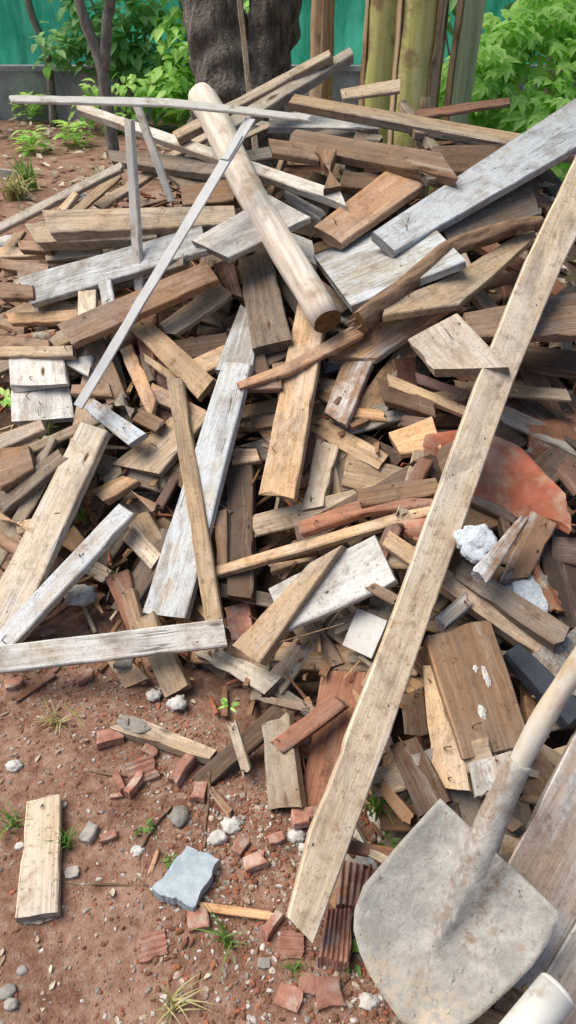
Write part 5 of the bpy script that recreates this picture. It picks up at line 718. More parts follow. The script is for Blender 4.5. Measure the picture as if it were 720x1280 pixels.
GROUND=[
('brick',-0.4159,1.0874,-0.0000,0.0637,20,'','flat reddish brick shard nearest the tan board with mortar patch'),
('brick',-0.3178,1.0560,-0.0024,0.0406,-30,'','small orange brick crumb below the mortar-patched board'),
('brickr',-0.3276,1.0023,-0.0013,0.0648,20,'','ridged brick shard beside two smaller brick pieces'),
('brick',-0.3716,0.9678,-0.0013,0.0531,-60,'','narrow brick sliver pointing up beside the ridged shard'),
('brick',-0.3390,0.9623,-0.0020,0.0636,65,'','brick sliver leaning at the ridged shard'),
('brick',-0.3741,0.9416,-0.0033,0.0297,10,'','round-edged brick crumb below the brick slivers'),
('brick',-0.2340,1.0023,-0.0013,0.0792,60,'','long orange brick sliver near the dark sloping board'),
('brick',-0.1928,0.9480,-0.0013,0.0526,85,'','dull red brick flake beside the dark sloping board'),
('brick',-0.5197,1.2750,-0.0003,0.0489,30,'','small brick shard under the front pale board'),
('brick',-0.6911,1.2547,-0.0011,0.0445,20,'','small brick shard at the bare soil edge under the front pale board'),
('woodchip',-0.6351,1.2496,-0.0012,0.1129,50,'','dark reddish wood splinter on the soil under the front pale board'),
('woodchip',-0.6140,1.2840,-0.0015,0.0819,60,'','reddish wood chip next to the dark splinter'),
('stone',-0.2301,0.8932,-0.0018,0.0443,80,'','rounded grey pebble below the brick slivers'),
('stone',-0.4142,0.8535,-0.0021,0.0501,70,'','pale elongated stone beside the lone short board'),
('stone',-0.4311,0.7699,-0.0014,0.0319,10,'','dark grey stone beside the lone short board'),
('brick',-0.3738,0.8442,-0.0013,0.0332,25,'','pink brick crumb near the elongated stone'),
('woodchip',-0.2703,0.7937,-0.0028,0.0485,80,'','orange wood chip above the blue-grey stone chip'),
('brick',-0.1701,0.6806,-0.0019,0.0410,10,'','orange brick cube below the blue-grey stone chip'),
('brickr',-0.2486,0.6344,-0.0042,0.0503,10,'','ridged orange brick shard alone on the bare soil'),
('brick',-0.0302,0.6696,-0.0034,0.0574,55,'','orange brick sliver below the thin orange splinter'),
('brickr',0.0059,0.6317,-0.0011,0.0472,-10,'','ridged brick shard beside the foot of the longest plank'),
('stone',-0.4784,0.5915,-0.0020,0.0187,0,'','small round pale grey pebble on the bare soil'),
('stone',-0.4937,0.5575,-0.0012,0.0282,0,'','bluish grey pebble near the frame corner'),
('stone',-0.4821,0.5375,-0.0014,0.0223,0,'','small bluish pebble next to another near the frame corner'),
('brick',0.0028,0.5475,-0.0014,0.0421,70,'','pinkish brick flake near the small pink block'),
('brick',0.0717,0.5533,-0.0001,0.0506,5,'','small pale pink block below the red bricks'),
('brick',0.0369,0.5676,-0.0009,0.0341,75,'','triangular brick crumb beside the pale pink block'),
('plaster',-0.6200,1.0170,-0.0015,0.0326,0,'','white plaster lump on the bare soil'),
('plaster',-0.2681,1.1801,0.0187,0.0427,0,'h','blue-white foam crumb under the tan square-ended board'),
('plaster',-0.3322,1.2127,0.0092,0.0356,0,'h','small white crumb under the tan square-ended board'),
('stone',-0.4187,1.3005,0.0280,0.0572,0,'h','bluish grey lump in the angle of two tan boards'),
('plaster',-0.1181,0.8732,-0.0021,0.0405,0,'','crumbly white plaster patch on the soil'),
('plaster',-0.1462,0.8442,-0.0013,0.0366,0,'','blue-white plaster crumb beside the plaster patch'),
('plaster',-0.3083,0.8178,-0.0036,0.0262,0,'','small white plaster crumb beside the twig'),
('plaster',0.1412,0.5417,-0.0025,0.0307,0,'h','white plaster lump beside the tip of the shovel blade'),
('plaster',-0.5523,0.8279,-0.0033,0.0198,0,'','tiny plaster crumb beside the weeds at the lone board'),
('brick',-0.2089,0.6247,-0.0040,0.0147,0,'','tiny brick crumb on the bare soil'),
('stone',-0.0435,0.6027,-0.0002,0.0261,0,'','grey stone chip near the star-shaped grass tuft'),
('stone',-0.1695,0.7896,-0.0015,0.0484,30,'','grey mortar chip behind the blue-grey stone chip'),
('brick',-0.0987,0.8238,-0.0021,0.0428,60,'','brick crumb between plaster patch and toe'),
('brick',-0.0678,0.7896,-0.0015,0.0484,20,'','brick flake beside the toe of the heap'),
('brick',-0.0249,0.8400,-0.0002,0.0365,20,'','small brick crumb at the toe beside the standing plank'),
('brick',0.0666,0.8738,0.0327,0.0500,0,'h','brick edge beneath the reddish brown plank'),
('plaster',0.0167,0.8493,-0.0010,0.0333,0,'h','white plaster crumb under the longest plank edge'),
('plaster',0.0329,0.8238,-0.0021,0.0230,0,'h','small white crumb under the longest plank edge'),
('brick',0.0337,0.8779,0.0111,0.0606,10,'h','dark red brick corner under the wide reddish plank'),
('plaster',-0.5659,1.4934,0.0825,0.0740,30,'h','pinkish grey cement lump under the narrow pale board'),
('brick',-0.6490,1.4273,0.0119,0.0433,30,'h','small brick in the hollow under the narrow pale board'),
('plaster',-1.6733,6.2442,-0.0001,0.1916,0,'h','white bag-like lump behind the stacked grey beams'),
('plaster',-0.2304,2.6886,0.8360,0.0658,0,'h','white lump behind the log among the top boards'),
('plaster',-1.8536,5.0324,-0.0007,0.1598,0,'h','white crumpled scrap at the far edge of the heap'),
('tuft',-0.1110,0.6370,-0.0006,0.0888,0,'green','star-shaped green grass tuft on the soil'),
('tuft',-0.2020,0.5359,-0.0037,0.0892,0,'dry','yellowing grass tuft near the soil edge'),
('tuft',-0.5520,1.1350,-0.0025,0.0882,0,'dry','dry straw tuft on the bare soil'),
('tuft',-0.4550,0.8298,-0.0006,0.0758,0,'greenlong','green grass blades beside the lone short board'),
('tuft',-0.5786,0.8775,-0.0031,0.0947,0,'green','weed tuft behind the lone short board'),
('tuft',-0.3030,0.8680,-0.0025,0.0438,0,'broad','flat green leaf on the soil near the pebble'),
('tuft',0.1761,0.8445,0.0944,0.1521,0,'greenlong h','bright green grass beside the longest plank'),
('tuft',0.1947,0.7850,0.0806,0.0530,0,'broad h','dark broad-leaved weed beside the shovel blade'),
('tuft',0.1170,0.6167,-0.0014,0.0585,0,'broad h','dark green weed beside the ridged hollow brick'),
('tuft',0.0115,0.5906,-0.0032,0.0519,0,'green','small green weed near the brick flake'),
('tuft',-0.1412,1.1366,0.0542,0.0489,0,'broad h','sprout with small yellow-green leaves at the toe'),
('tuft',-0.2353,0.7986,-0.0027,0.0389,0,'broad','tiny seedling on the soil'),
('tuft',-0.9260,2.1763,0.3078,0.1368,0,'broad h','bright green weed at the heap edge beside the whitish boards'),
('tuft',-0.7588,1.9997,0.2893,0.1244,0,'greenlong h','dark green grass between the wide pale plank and whitish boards'),
('tuft',-0.5826,1.6952,0.1901,0.0822,0,'greenlong h','dark grass in the gap beside the wide pale plank'),
('tuft',-2.5717,8.1873,-0.0001,0.3558,0,'broad','young weed on the red soil before the concrete wall'),
('tuft',-2.2233,8.5333,-0.0002,0.3859,0,'broad','leafy weed on the red soil below the forked sapling'),
('tuft',-3.1349,10.0851,0.0193,0.4284,0,'broad','weed growing at the base of the concrete wall'),
('tuft',-1.2851,10.0851,0.0193,0.3505,0,'broad','weed on the red soil beside the big tree'),
('tuft',-2.1641,6.2193,-0.0003,0.4455,0,'dry','large pale grass clump at the far edge of the heap'),
('tuft',-2.1614,6.5453,-0.0008,0.4389,0,'greenlong','green grass clump behind the pale grass clump'),
('tuft',-1.5465,6.6295,-0.0005,0.3362,0,'green','small weed between the thin sticks and the red soil'),
('stone',-2.4604,7.0248,-0.0008,0.2545,0,'','pale rock on the red soil before the heap')]
TWIGS=[
(.0035,[(-0.2503,0.9178,-0.0021),(-0.2792,0.8775,-0.0031),(-0.2993,0.8238,-0.0021),(-0.2938,0.7583,-0.0038),(-0.2624,0.7294,-0.0028)],'curved dark twig on the soil beside the blue-grey stone chip'),
(.003,[(-0.4501,0.7486,-0.0036),(-0.3632,0.7486,-0.0036),(-0.2756,0.7447,-0.0021)],'long straight twig on the soil below the lone board'),
(.004,[(-0.4601,1.0069,-0.0019),(-0.3762,0.9923,-0.0016),(-0.2783,0.9968,-0.0022)],'thin brown twig beside the brick slivers'),
(.005,[(-0.1743,0.9903,0.0161),(-0.1739,0.9328,-0.0018),(-0.1726,0.8238,-0.0021)],'thin upright-lying stick at the toe of the heap'),
(.003,[(-0.5513,1.1947,-0.0020),(-0.5006,1.1458,-0.0013),(-0.4776,1.1111,-0.0014)],'short twig beside the dry straw tuft'),
(.0025,[(-0.0642,1.1888,0.2008),(0.0359,1.1794,0.2491),(0.1236,1.1750,0.2908)],'thin dark rod sticking out beside the white tile'),
(.003,[(1.9471,10.2854,0.2950),(2.3365,10.1710,0.1374),(2.5527,9.3638,-0.0004)],'thin dark vine stem before the green bush')]

# ================================================================ ground and heap core
TX = [-2.2, -1.0, -.64, -.2, .1, .3, .5, 1.0, 2.2]; TY = [1.6, 1.45, 1.30, 1.0, .66, .30, .18, .15, .15]
RX = [-2.4, -1.7, -1.03, -.66, -.3, 0, .4, 1.03, 1.6, 2.4]; RZ = [.05, .36, .64, .86, 1.0, 1.05, 1.05, .95, .7, .2]
def interp(x, X, Y):
    if x <= X[0]: return Y[0]
    for i in range(len(X) - 1):
        if x <= X[i + 1]: return Y[i] + (Y[i + 1] - Y[i]) * (x - X[i]) / (X[i + 1] - X[i])
    return Y[-1]
def heap_z(x, y):
    yt = interp(x, TX, TY); r = interp(x, RX, RZ); s = (y - yt) / (2.9 - yt)
    if y > 4.1: return -.3
    return r * (s * .3 if s < 0 else (s ** .92 if s <= 1 else 1 - ((y - 2.9) / 1.2) ** 1.5))
def frange(a, b, st):
    k = int(round((b - a) / st)); return [a + (b - a) * i / k for i in range(k)]
def soil_z(x, y):
    return .010 * n3(x * 3, y * 3, 0) + .006 * n3(x * 11, y * 11, 2) + .0035 * n3(x * 33, y * 33, 5) - .004
xs = frange(-60, -6, 6) + frange(-6, -1.5, .25) + frange(-1.5, .8, .014) + frange(.8, 6, .3) + frange(6, 61, 6)
ys = frange(-30, 0, 4) + frange(0, .35, .07) + frange(.35, 2., .014) + frange(2., 4.5, .1) + frange(4.5, 12, .3) + frange(12, 81, 8)
V = [(x, y, soil_z(x, y) + (.03 * n3(x * 1.3, y * 1.3, 1) if y > 4 else 0)) for y in ys for x in xs]; nx = len(xs)
Fc = [(j * nx + i, j * nx + i + 1, (j + 1) * nx + i + 1, (j + 1) * nx + i) for j in range(len(ys) - 1) for i in range(nx - 1)]
tag(link('ground', mesh('ground', V, Fc, True), M['soil']), 'bare red-brown soil littered with small rubble', None, kind='structure')
hx = frange(-2.35, 2.35, .03); hy = frange(.1, 4.2, .03)
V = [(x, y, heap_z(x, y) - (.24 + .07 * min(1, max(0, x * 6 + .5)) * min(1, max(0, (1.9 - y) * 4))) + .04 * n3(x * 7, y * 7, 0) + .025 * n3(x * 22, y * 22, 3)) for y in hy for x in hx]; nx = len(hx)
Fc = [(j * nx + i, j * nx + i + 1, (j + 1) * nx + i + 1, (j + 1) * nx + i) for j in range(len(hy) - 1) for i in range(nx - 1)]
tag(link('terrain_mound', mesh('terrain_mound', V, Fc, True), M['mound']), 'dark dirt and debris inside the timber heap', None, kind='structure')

# ================================================================ the timber heap
def q2m(loc, q): return Matrix.Translation(loc) @ Quaternion(q).to_matrix().to_4x4()
CAT = {'wooden_plank': 'plank', 'wooden_batten': 'batten', 'wooden_stick': 'stick', 'wooden_sheet': 'panel', 'wooden_block': 'block', 'wooden_beam': 'beam',
 'roof_tile': 'roof tile', 'brick_piece': 'brick', 'styrofoam_lump': 'foam', 'ceramic_tile': 'tile', 'concrete_slab': 'slab', 'wooden_lath': 'lath', 'metal_strip': 'metal strip',
 'round_log': 'log', 'tree_branch': 'branch', 'cardboard_tube': 'tube', 'wood_scrap': 'wood scrap'}
GRP = {'wooden_plank': 'planks thrown on the timber heap', 'wooden_stick': 'sticks lying on the timber heap', 'roof_tile': 'clay roof tile shards in the heap', 'wood_scrap': 'wood scraps buried in the heap, darkened as gap shade',
 'wooden_beam': 'square beams in the heap', 'brick_piece': 'brick pieces at the foot of the heap', 'wooden_lath': 'white laths standing out of the heap', 'styrofoam_lump': 'foam lumps in the heap', 'wooden_batten': 'battens slanting towards the tree', 'wooden_sheet': 'panels in the heap', 'concrete_slab': 'stone and concrete slabs', 'cardboard_tube': 'brown tubes in the heap'}
SCRAP = 'small weathered wood scrap half buried among the gaps of the heap'
def nail(parent, p, h=.02, bend=.012, az=0.):
    x, y, z = p; d = (math.cos(az) * bend, math.sin(az) * bend)
    o = link('nail', tube_mesh('nail', smooth_path([(x, y, z - .004), (x, y, z + h * .6), (x + d[0] * .5, y + d[1] * .5, z + h), (x + d[0] * 1.6, y + d[1] * 1.6, z + h * .95)], 3), [.0013] * 10, 6), M['nail'], parent)
MADE = {}
for idx, (name, tex, t, loc, q, flat, opts, label) in enumerate(PLANKS):
    pairs = [flat[i:i + 4] for i in range(0, len(flat), 4)]; seed = idx * 7 + 3
    ln = label or SCRAP
    if opts and 'tube' in opts:
        pts = [Vector(((p[0] + p[2]) / 2, (p[1] + p[3]) / 2, 0)) for p in pairs]; rad = [math.hypot(p[0] - p[2], p[1] - p[3]) / 2 for p in pairs]
        for p, r in zip(pts, rad): p.z = -r
        sp = smooth_path(pts, 8); rr = []
        for i in range(len(sp)):
            g = i / 8; k = min(int(g), len(rad) - 2); rr.append(rad[k] + (rad[k + 1] - rad[k]) * (g - k))
        if name == 'round_log':
            rr[0] *= .86; rr[-1] *= .97
            for i, p in enumerate(sp): p.y += .006 * math.sin(i * .5)
        if name == 'cardboard_tube':
            V, Fc = [], []
            me = tube_mesh(name, sp, rr, 20, .02, caps=False); o = link(name, me, M['tube'])
            md = o.modifiers.new('wall', 'SOLIDIFY'); md.thickness = .003
        else:
            mt = [M['log'], M['cutend']] if name == 'round_log' else [M['bark'], M['cutend']]
            me = tube_mesh(name, sp, rr, 26 if name == 'round_log' else 18, .09 if name == 'round_log' else .35, capmat=True, seed=3.); o = link(name, me, mt)
        if name == 'tree_branch':
            for j, (dx, dy, dz) in enumerate(((-.035, .012, .004), (-.028, -.014, -.004), (-.04, .0, -.012), (-.02, .016, -.016))):
                p = sp[0]; e = p + Vector((dx, dy, dz)); link('torn_splinter', tube_mesh('torn_splinter', [p + Vector((.02, dy * .6, dz)), p + Vector((0, dy * .8, dz)), e], [.006, .0045, .001], 6), M['bark'], o)
    elif name == 'roof_tile':
        o = link(name, sheet_mesh(name, pairs, t, float(opts['arc']), 22, 24, .022, seed), M[tex])
    elif name == 'brick_piece':
        rg = 'ridged' in label or 'large' in label
        o = link(name, sheet_mesh(name, pairs, t, 0, 10, 36, .006, seed, 6 if rg else 0, .006), M['brick'])
    elif name == 'styrofoam_lump':
        xs_ = [p[k] for p in pairs for k in (0, 2)]; ys_ = [p[k] for p in pairs for k in (1, 3)]
        o = link(name, lump_mesh(name, (max(xs_) - min(xs_)) / 2, (max(ys_) - min(ys_)) / 2, .016, seed, 4, .38, 1.8, False), M['foam']); o.data.transform(Matrix.Translation((0, 0, -.014)))
    elif name == 'ceramic_tile':
        o = link(name, sheet_mesh(name, pairs, t, 0, 4, 4, .0004, seed), M['tile'])
    elif name == 'concrete_slab':
        o = link(name, sheet_mesh(name, pairs, t, 0, 16, 16, .008, seed), M[tex])
    elif name == 'metal_strip':
        o = link(name, plank_mesh(name, pairs, t, seed, False), M['strip'])
        L = pairs[-1][0]; p0 = pairs[0]; cl = plank_mesh('joint_sleeve', [(p0[0] + .06, p0[1] + .002, p0[2] + .06, p0[3] - .002), (p0[0] + .14, p0[1] + .002, p0[2] + .14, p0[3] - .002)], t + .008, 5, False)
        s = link('joint_sleeve', cl, M['strip'], o); s.location.z = .004
    elif tex == 'whitelath':
        o = link(name, plank_mesh(name, pairs, t, seed, 'bent' in label), M['whitelath'])
    elif tex == 'black':
        o = link(name, plank_mesh(name, pairs, t, seed, False), M['black'])
    else:
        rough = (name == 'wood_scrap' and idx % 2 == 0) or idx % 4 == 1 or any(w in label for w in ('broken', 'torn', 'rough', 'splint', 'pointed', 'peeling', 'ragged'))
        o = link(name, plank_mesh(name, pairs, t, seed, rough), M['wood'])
        r, g, b, a = TEX[tex]; rnd = random.Random(seed); v = rnd.uniform(.82, 1.18) * (.66 if name == 'wood_scrap' else 1.); w = rnd.uniform(-.05, .05)  # buried scraps darkened, painting the shade of the gaps into their colour
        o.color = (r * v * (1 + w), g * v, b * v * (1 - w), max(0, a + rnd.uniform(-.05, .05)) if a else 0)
    o.matrix_world = q2m(loc, q)
    tag(o, ln, CAT[name], GRP.get(name)); MADE[ln] = (o, pairs)
for key, s, f, az in (('lower of the two whitish', .5, .5, .4), ('lower of the two whitish', .3, .3, 2.), ('upper of the two whitish', .8, .4, 1.), ('whitish board with a bent nail', .75, .5, .3), ('longest plank', .44, .6, 1.), ('narrow pale grey board', .35, .5, 1.2), ('wide tan upright', .8, .2, 2.5), ('wide brown board with white', .8, .25, 1.7), ('light narrow plank', .7, .5, 1.5), ('wide tan board lying', .4, .5, 2.)):
    for k, (o, pr) in MADE.items():
        if k.startswith(key):
            a, b = pr[0], pr[-1]; x = (a[0] + (a[2] - a[0]) * f) * (1 - s) + (b[0] + (b[2] - b[0]) * f) * s; y = (a[1] + (a[3] - a[1]) * f) * (1 - s) + (b[1] + (b[3] - b[1]) * f) * s
            nail(o, (x, y, 0), .016, .010, az); break
rn = random.Random(55); done = 0
for k, (o, pr) in list(MADE.items()):
    if o['category'] == 'plank' and k != SCRAP and rn.random() < .34:
        for _ in range(rn.choice((1, 1, 2))):
            s = rn.choice((rn.uniform(.05, .16), rn.uniform(.84, .95))); f = rn.uniform(.25, .75); a, b = pr[0], pr[-1]
            x = (a[0] + (a[2] - a[0]) * f) * (1 - s) + (b[0] + (b[2] - b[0]) * f) * s; y = (a[1] + (a[3] - a[1]) * f) * (1 - s) + (b[1] + (b[3] - b[1]) * f) * s
            nail(o, (x, y, 0), rn.uniform(.004, .018), rn.uniform(.003, .013), rn.uniform(0, 6.28))
o, pr = MADE['wide brown board with white plaster stains']
for s, f, lx, ly, sd in ((.44, .66, .020, .006, 1), (.70, .45, .013, .008, 5), (.36, .55, .007, .005, 8)):
    a, b = pr[0], pr[-1]; x = (a[0] + (a[2] - a[0]) * f) * (1 - s) + (b[0] + (b[2] - b[0]) * f) * s; y = (a[1] + (a[3] - a[1]) * f) * (1 - s) + (b[1] + (b[3] - b[1]) * f) * s
    link('plaster_patch', lump_mesh('plaster_patch', lx, ly, .0028, sd, 3, .5, 2.), M['plaster'], o).location = (x, y, .0005)
o, pr = MADE['tan board with grey mortar patch lying on the soil']
link('mortar_patch', lump_mesh('mortar_patch', .040, .020, .006, 3, 3, .45, 2.), M['stone'], o).location = (pr[0][0] + .045, 0, .001)

# ================================================================ shovel and pipe
loc, q, outl, hpath, rib = SHOVEL
sh = empty('shovel', loc); sh.rotation_mode = 'QUATERNION'; sh.rotation_quaternion = q
tag(sh, 'cement-crusted steel shovel with round wooden handle lying at the foot of the heap', 'shovel')
# blade: a fan of rings from the outline to the centre, dished, with the socket fold swelling out of its middle
def subdiv(P):
    out = []
    for i in range(len(P)):
        a, b = Vector(P[i]), Vector(P[(i + 1) % len(P)]); k = max(1, round((b - a).length / .011)); out += [a.lerp(b, j / k) for j in range(k)]
    return out
ring = subdiv(outl); cen = Vector((0, .005, 0)); NR = 14
r0, r1 = Vector(rib[0]), Vector(rib[-1])
def fold(p):
    ab = r1 - r0; s = (p - r0).dot(ab) / ab.dot(ab); d = (p - (r0 + ab * s)).length
    if s > 1: d = (p - r1).length
    w = .052 * (1 - .70 * min(max(s, 0), 1)); hgt = .040 * (1 - min(max(s, -.4), 1.12) / 1.12) ** .8 if s < 1.12 else 0
    return hgt * math.exp(-(d / w) ** 2 * 1.6)
V, Fc = [], []
for b in (0, 1):
    V.append(cen + Vector((0, 0, fold(cen) - b * .003)))
    for k in range(1, NR + 1):
        f = k / NR
        for p in ring:
            v = cen.lerp(p, f); v = v.copy(); v.z = fold(v) + .020 * f ** 2.2 * (1 if abs(v.y) > .03 else abs(v.y) / .03) * (.4 + .6 * min(1, abs(v.y) / .12)) - .006 + .0008 * n3(v.x * 40, v.y * 40, 0) - b * .003; V.append(v)
K = len(ring); off = 1 + K * NR
for b in (0, 1):
    o_ = b * off
    for i in range(K): Fc.append((o_, o_ + 1 + i, o_ + 1 + (i + 1) % K))
    for k in range(NR - 1):
        for i in range(K): Fc.append((o_ + 1 + k * K + i, o_ + 1 + (k + 1) * K + i, o_ + 1 + (k + 1) * K + (i + 1) % K, o_ + 1 + k * K + (i + 1) % K))
for i in range(K):
    a = 1 + (NR - 1) * K; Fc.append((a + i, a + (i + 1) % K, off + a + (i + 1) % K, off + a + i))
me = mesh('blade', V, Fc, True); bm = bmesh.new(); bm.from_mesh(me); bmesh.ops.recalc_face_normals(bm, faces=bm.faces); bm.to_mesh(me); bm.free()
link('blade', me, M['shovel'], sh)
hp = [Vector(p) for p in hpath]
sock = smooth_path([hp[2].lerp(hp[1], .05), hp[3], hp[4] + Vector((0, 0, -.004)), Vector(rib[1]) + Vector((0, 0, -.010)), Vector(rib[2]) + Vector((0, 0, -.022))], 8)
link('socket', tube_mesh('socket', sock, [.0205 + .0075 * min(1, i / 16) - max(0, i - 18) * .0012 for i in range(len(sock))], 24, .06), M['shovel'], sh)
hnd = smooth_path([hp[3], hp[2], hp[1], hp[0], hp[0] + (hp[0] - hp[1]) * 2.4], 6)
link('handle', tube_mesh('handle', hnd, [.0185 + .0010 * math.sin(i * .8) for i in range(len(hnd))], 22, .07), M['handle'], sh)
p0, p1 = Vector(PIPE[0]), Vector(PIPE[1]); d = (p1 - p0)
pp = empty('pvc_pipe', p0); tag(pp, 'white plastic pipe with rounded cap poking in beside the shovel tip', 'pipe')
rp = .031; dn = d.normalized()
link('pipe_body', tube_mesh('pipe_body', [dn * .003, dn * .1, d * 2.2, d * 4], [rp] * 4, 32, .0), M['pvc'], pp)
link('end_cap', tube_mesh('end_cap', [dn * -.006, dn * -.004, dn * 0., dn * .0028], [rp * .70, rp * .90, rp * .985, rp * .985], 32), M['pvc'], pp)

# ================================================================ pieces lying on the ground
MATK = {'brick': 'brick', 'brickr': 'brick', 'stone': 'stone', 'plaster': 'plaster'}
NM = {'brick': 'brick_shard', 'brickr': 'brick_shard', 'stone': 'stone', 'plaster': 'plaster_lump', 'woodchip': 'wood_chip', 'tuft': 'weed'}
CG = {'brick': ('brick shard', 'brick shards on the soil'), 'brickr': ('brick shard', 'brick shards on the soil'), 'stone': ('stone', 'stones on the soil'), 'plaster': ('plaster lump', 'plaster crumbs on the soil'), 'woodchip': ('wood chip', 'wood chips on the soil'), 'tuft': ('weed', 'weeds and grass tufts')}
for i, (kind, x, y, z, s, rot, op, label) in enumerate(GROUND):
    rnd = random.Random(i * 5 + 1)
    if kind == 'tuft':
        lv = Leaves(); st = op.split()[0]; big = s
        if st in ('green', 'dry', 'greenlong'):
            for k in range({'green': 16, 'dry': 22, 'greenlong': 22}[st] + (20 if big > .2 else 0)):
                az = rnd.uniform(0, 6.28); lv.blade((rnd.gauss(0, big * .08), rnd.gauss(0, big * .08), -.003), az, rnd.uniform(.3, 1.5) if st != 'greenlong' else rnd.uniform(.2, .9), big * rnd.uniform(.4, .85), max(.004, big * .055) * rnd.uniform(.7, 1.2), rnd.random())
            mt = M['drygrass'] if st == 'dry' else M['grass']
        else:
            for k in range(9 if big < .15 else 42):
                az = rnd.uniform(0, 6.28); e = rnd.uniform(.1, 1.1); r0 = big * .28 * rnd.random(); hz = rnd.uniform(.05, .6) * big
                lv.leaf((math.cos(az) * r0, math.sin(az) * r0, hz * (0.4 if big < .15 else 1)), (math.cos(az), math.sin(az), e - .3), (0, 0, 1), big * rnd.uniform(.28, .5), big * rnd.uniform(.14, .22), rnd.random())
                if big >= .15: lv.blade((0, 0, -.01), az, .8, hz + big * .1, .006, .3)
            mt = M['leaf'] if 'bright' in label or 'sprout' in label or big > .15 else M['grass']
        o = lv.build('weed', mt); o.location = (x, y, z + .001)
    else:
        if kind == 'woodchip':
            o = link('wood_chip', plank_mesh('wood_chip', [(-s * .5, s * .09, -s * .5, -s * .09), (s * .5, s * .06, s * .45, -s * .11)], .008, i, True), M['wood'])
            c = TEX['redbrown'] if 'reddish' in label else TEX['orange']; o.color = (*c[:3], 0); o.location = (x, y, z + .006)
        elif kind in ('brick', 'brickr'):
            o = link('brick_shard', shard_mesh('brick_shard', s, i, 1.0 if 'cube' in label or 'block' in label or kind == 'brickr' else (3. if 'sliver' in label else 1.6), kind == 'brickr'), M['brick']); o.location = (x, y, z + s * .10 + (.006 if kind == 'brickr' else 0))
        else:
            if kind == 'stone' and 'pebble' not in label:
                o = link('stone', shard_mesh('stone', s * .9, i, 1.5 if 'elongated' in label else 1.2), M['stone']); o.location = (x, y, z + s * .07)
                o.rotation_euler = (rnd.uniform(-.2, .2), rnd.uniform(-.2, .2), R(rot)); tag(o, label, *CG[kind]); continue
            el = 1.5 if 'elongated' in label else 1.1
            o = link(NM[kind], lump_mesh(NM[kind], s * .5 * el, s * .5 / el, s * .30, i * 3.1, 3, .22 if kind == 'stone' else .42, 1.6 if kind == 'stone' else 2.3, False), M[MATK[kind]]); o.location = (x, y, z + s * (.02 if kind == 'plaster' else .08))
        o.rotation_euler = (rnd.uniform(-.12, .12), rnd.uniform(-.12, .12), R(rot))
    tag(o, label, *CG[kind])
for r, pts, label in TWIGS:
    sp = smooth_path(pts, 5)
    for p in sp: p.x += random.uniform(-.002, .002); p.z += .002
    tag(link('dry_twig', tube_mesh('dry_twig', sp, [r * (1 - .5 * i / len(sp)) for i in range(len(sp))], 7, .3), M['drygrass'] if 'straw' in label else M['bark']), label, 'twig', 'twigs and straws')

# crumbs nobody could count
def chips(name, n, where, sizes, label, seed):
    rnd = random.Random(seed); V, Fc, C = [], [], []
    PAL = [(.60, .57, .53), (.40, .35, .30), (.40, .16, .095), (.36, .14, .08), (.26, .12, .075), (.30, .27, .24), (.24, .13, .08), (.50, .42, .33), (.20, .10, .06), (.30, .17, .11)]
    for _ in range(n):
        x, y, z = where(rnd); s = rnd.uniform(*sizes) * rnd.uniform(.5, 1.) ; c = rnd.choice(PAL); v = rnd.uniform(.75, 1.1); b = len(V)
        az = rnd.uniform(0, 6.28); ax, ay = s * rnd.uniform(.8, 1.5), s * rnd.uniform(.5, 1.); k = 6
        for l, (f, h) in enumerate(((1, -.3), (1.05, .25), (.6, .7))):
            for i in range(k):
                a = 6.283 * i / k; px, py = ax * f * math.cos(a) * rnd.uniform(.75, 1.15), ay * f * math.sin(a) * rnd.uniform(.75, 1.15)
                V.append((x + px * math.cos(az) - py * math.sin(az), y + px * math.sin(az) + py * math.cos(az), z + s * h * rnd.uniform(.8, 1.1)))
        for l in (0, 1):
            for i in range(k): Fc.append((b + l * k + i, b + l * k + (i + 1) % k, b + (l + 1) * k + (i + 1) % k, b + (l + 1) * k + i))
        Fc.append(tuple(range(b + 2 * k, b + 3 * k))); C += [(c[0] * v, c[1] * v, c[2] * v, 1)] * (2 * k + 1)
    me = mesh(name, V, Fc); a = me.attributes.new('chip', 'FLOAT_COLOR', 'FACE'); a.data.foreach_set('color', [q for c in C for q in c])
    tag(link(name, me, M['chips']), label, 'rubble', kind='stuff')
def near_toe(rnd):
    while True:
        x, y = rnd.uniform(-.9, .32), rnd.uniform(.35, 1.6); d = interp(x, TX, TY) - y
        if -.15 < d < .75 and rnd.random() < math.exp(-max(0, d) * 3.2) * (1. if x > -.35 else .55): return x, y, max(soil_z(x, y), heap_z(x, y) - .16 if d < 0 else -9)
chips('gravel', 4600, near_toe, (.0016, .0065), 'small crumbs of brick, plaster and stone strewn on the soil', 4)
def toe_right(rnd):
    x, y = rnd.uniform(-.25, .25), rnd.uniform(.42, .95); return x, y, soil_z(x, y)
chips('rubble', 1100, toe_right, (.003, .010), 'coarser crumbs of plaster and brick thick on the soil at the toe of the heap', 9)
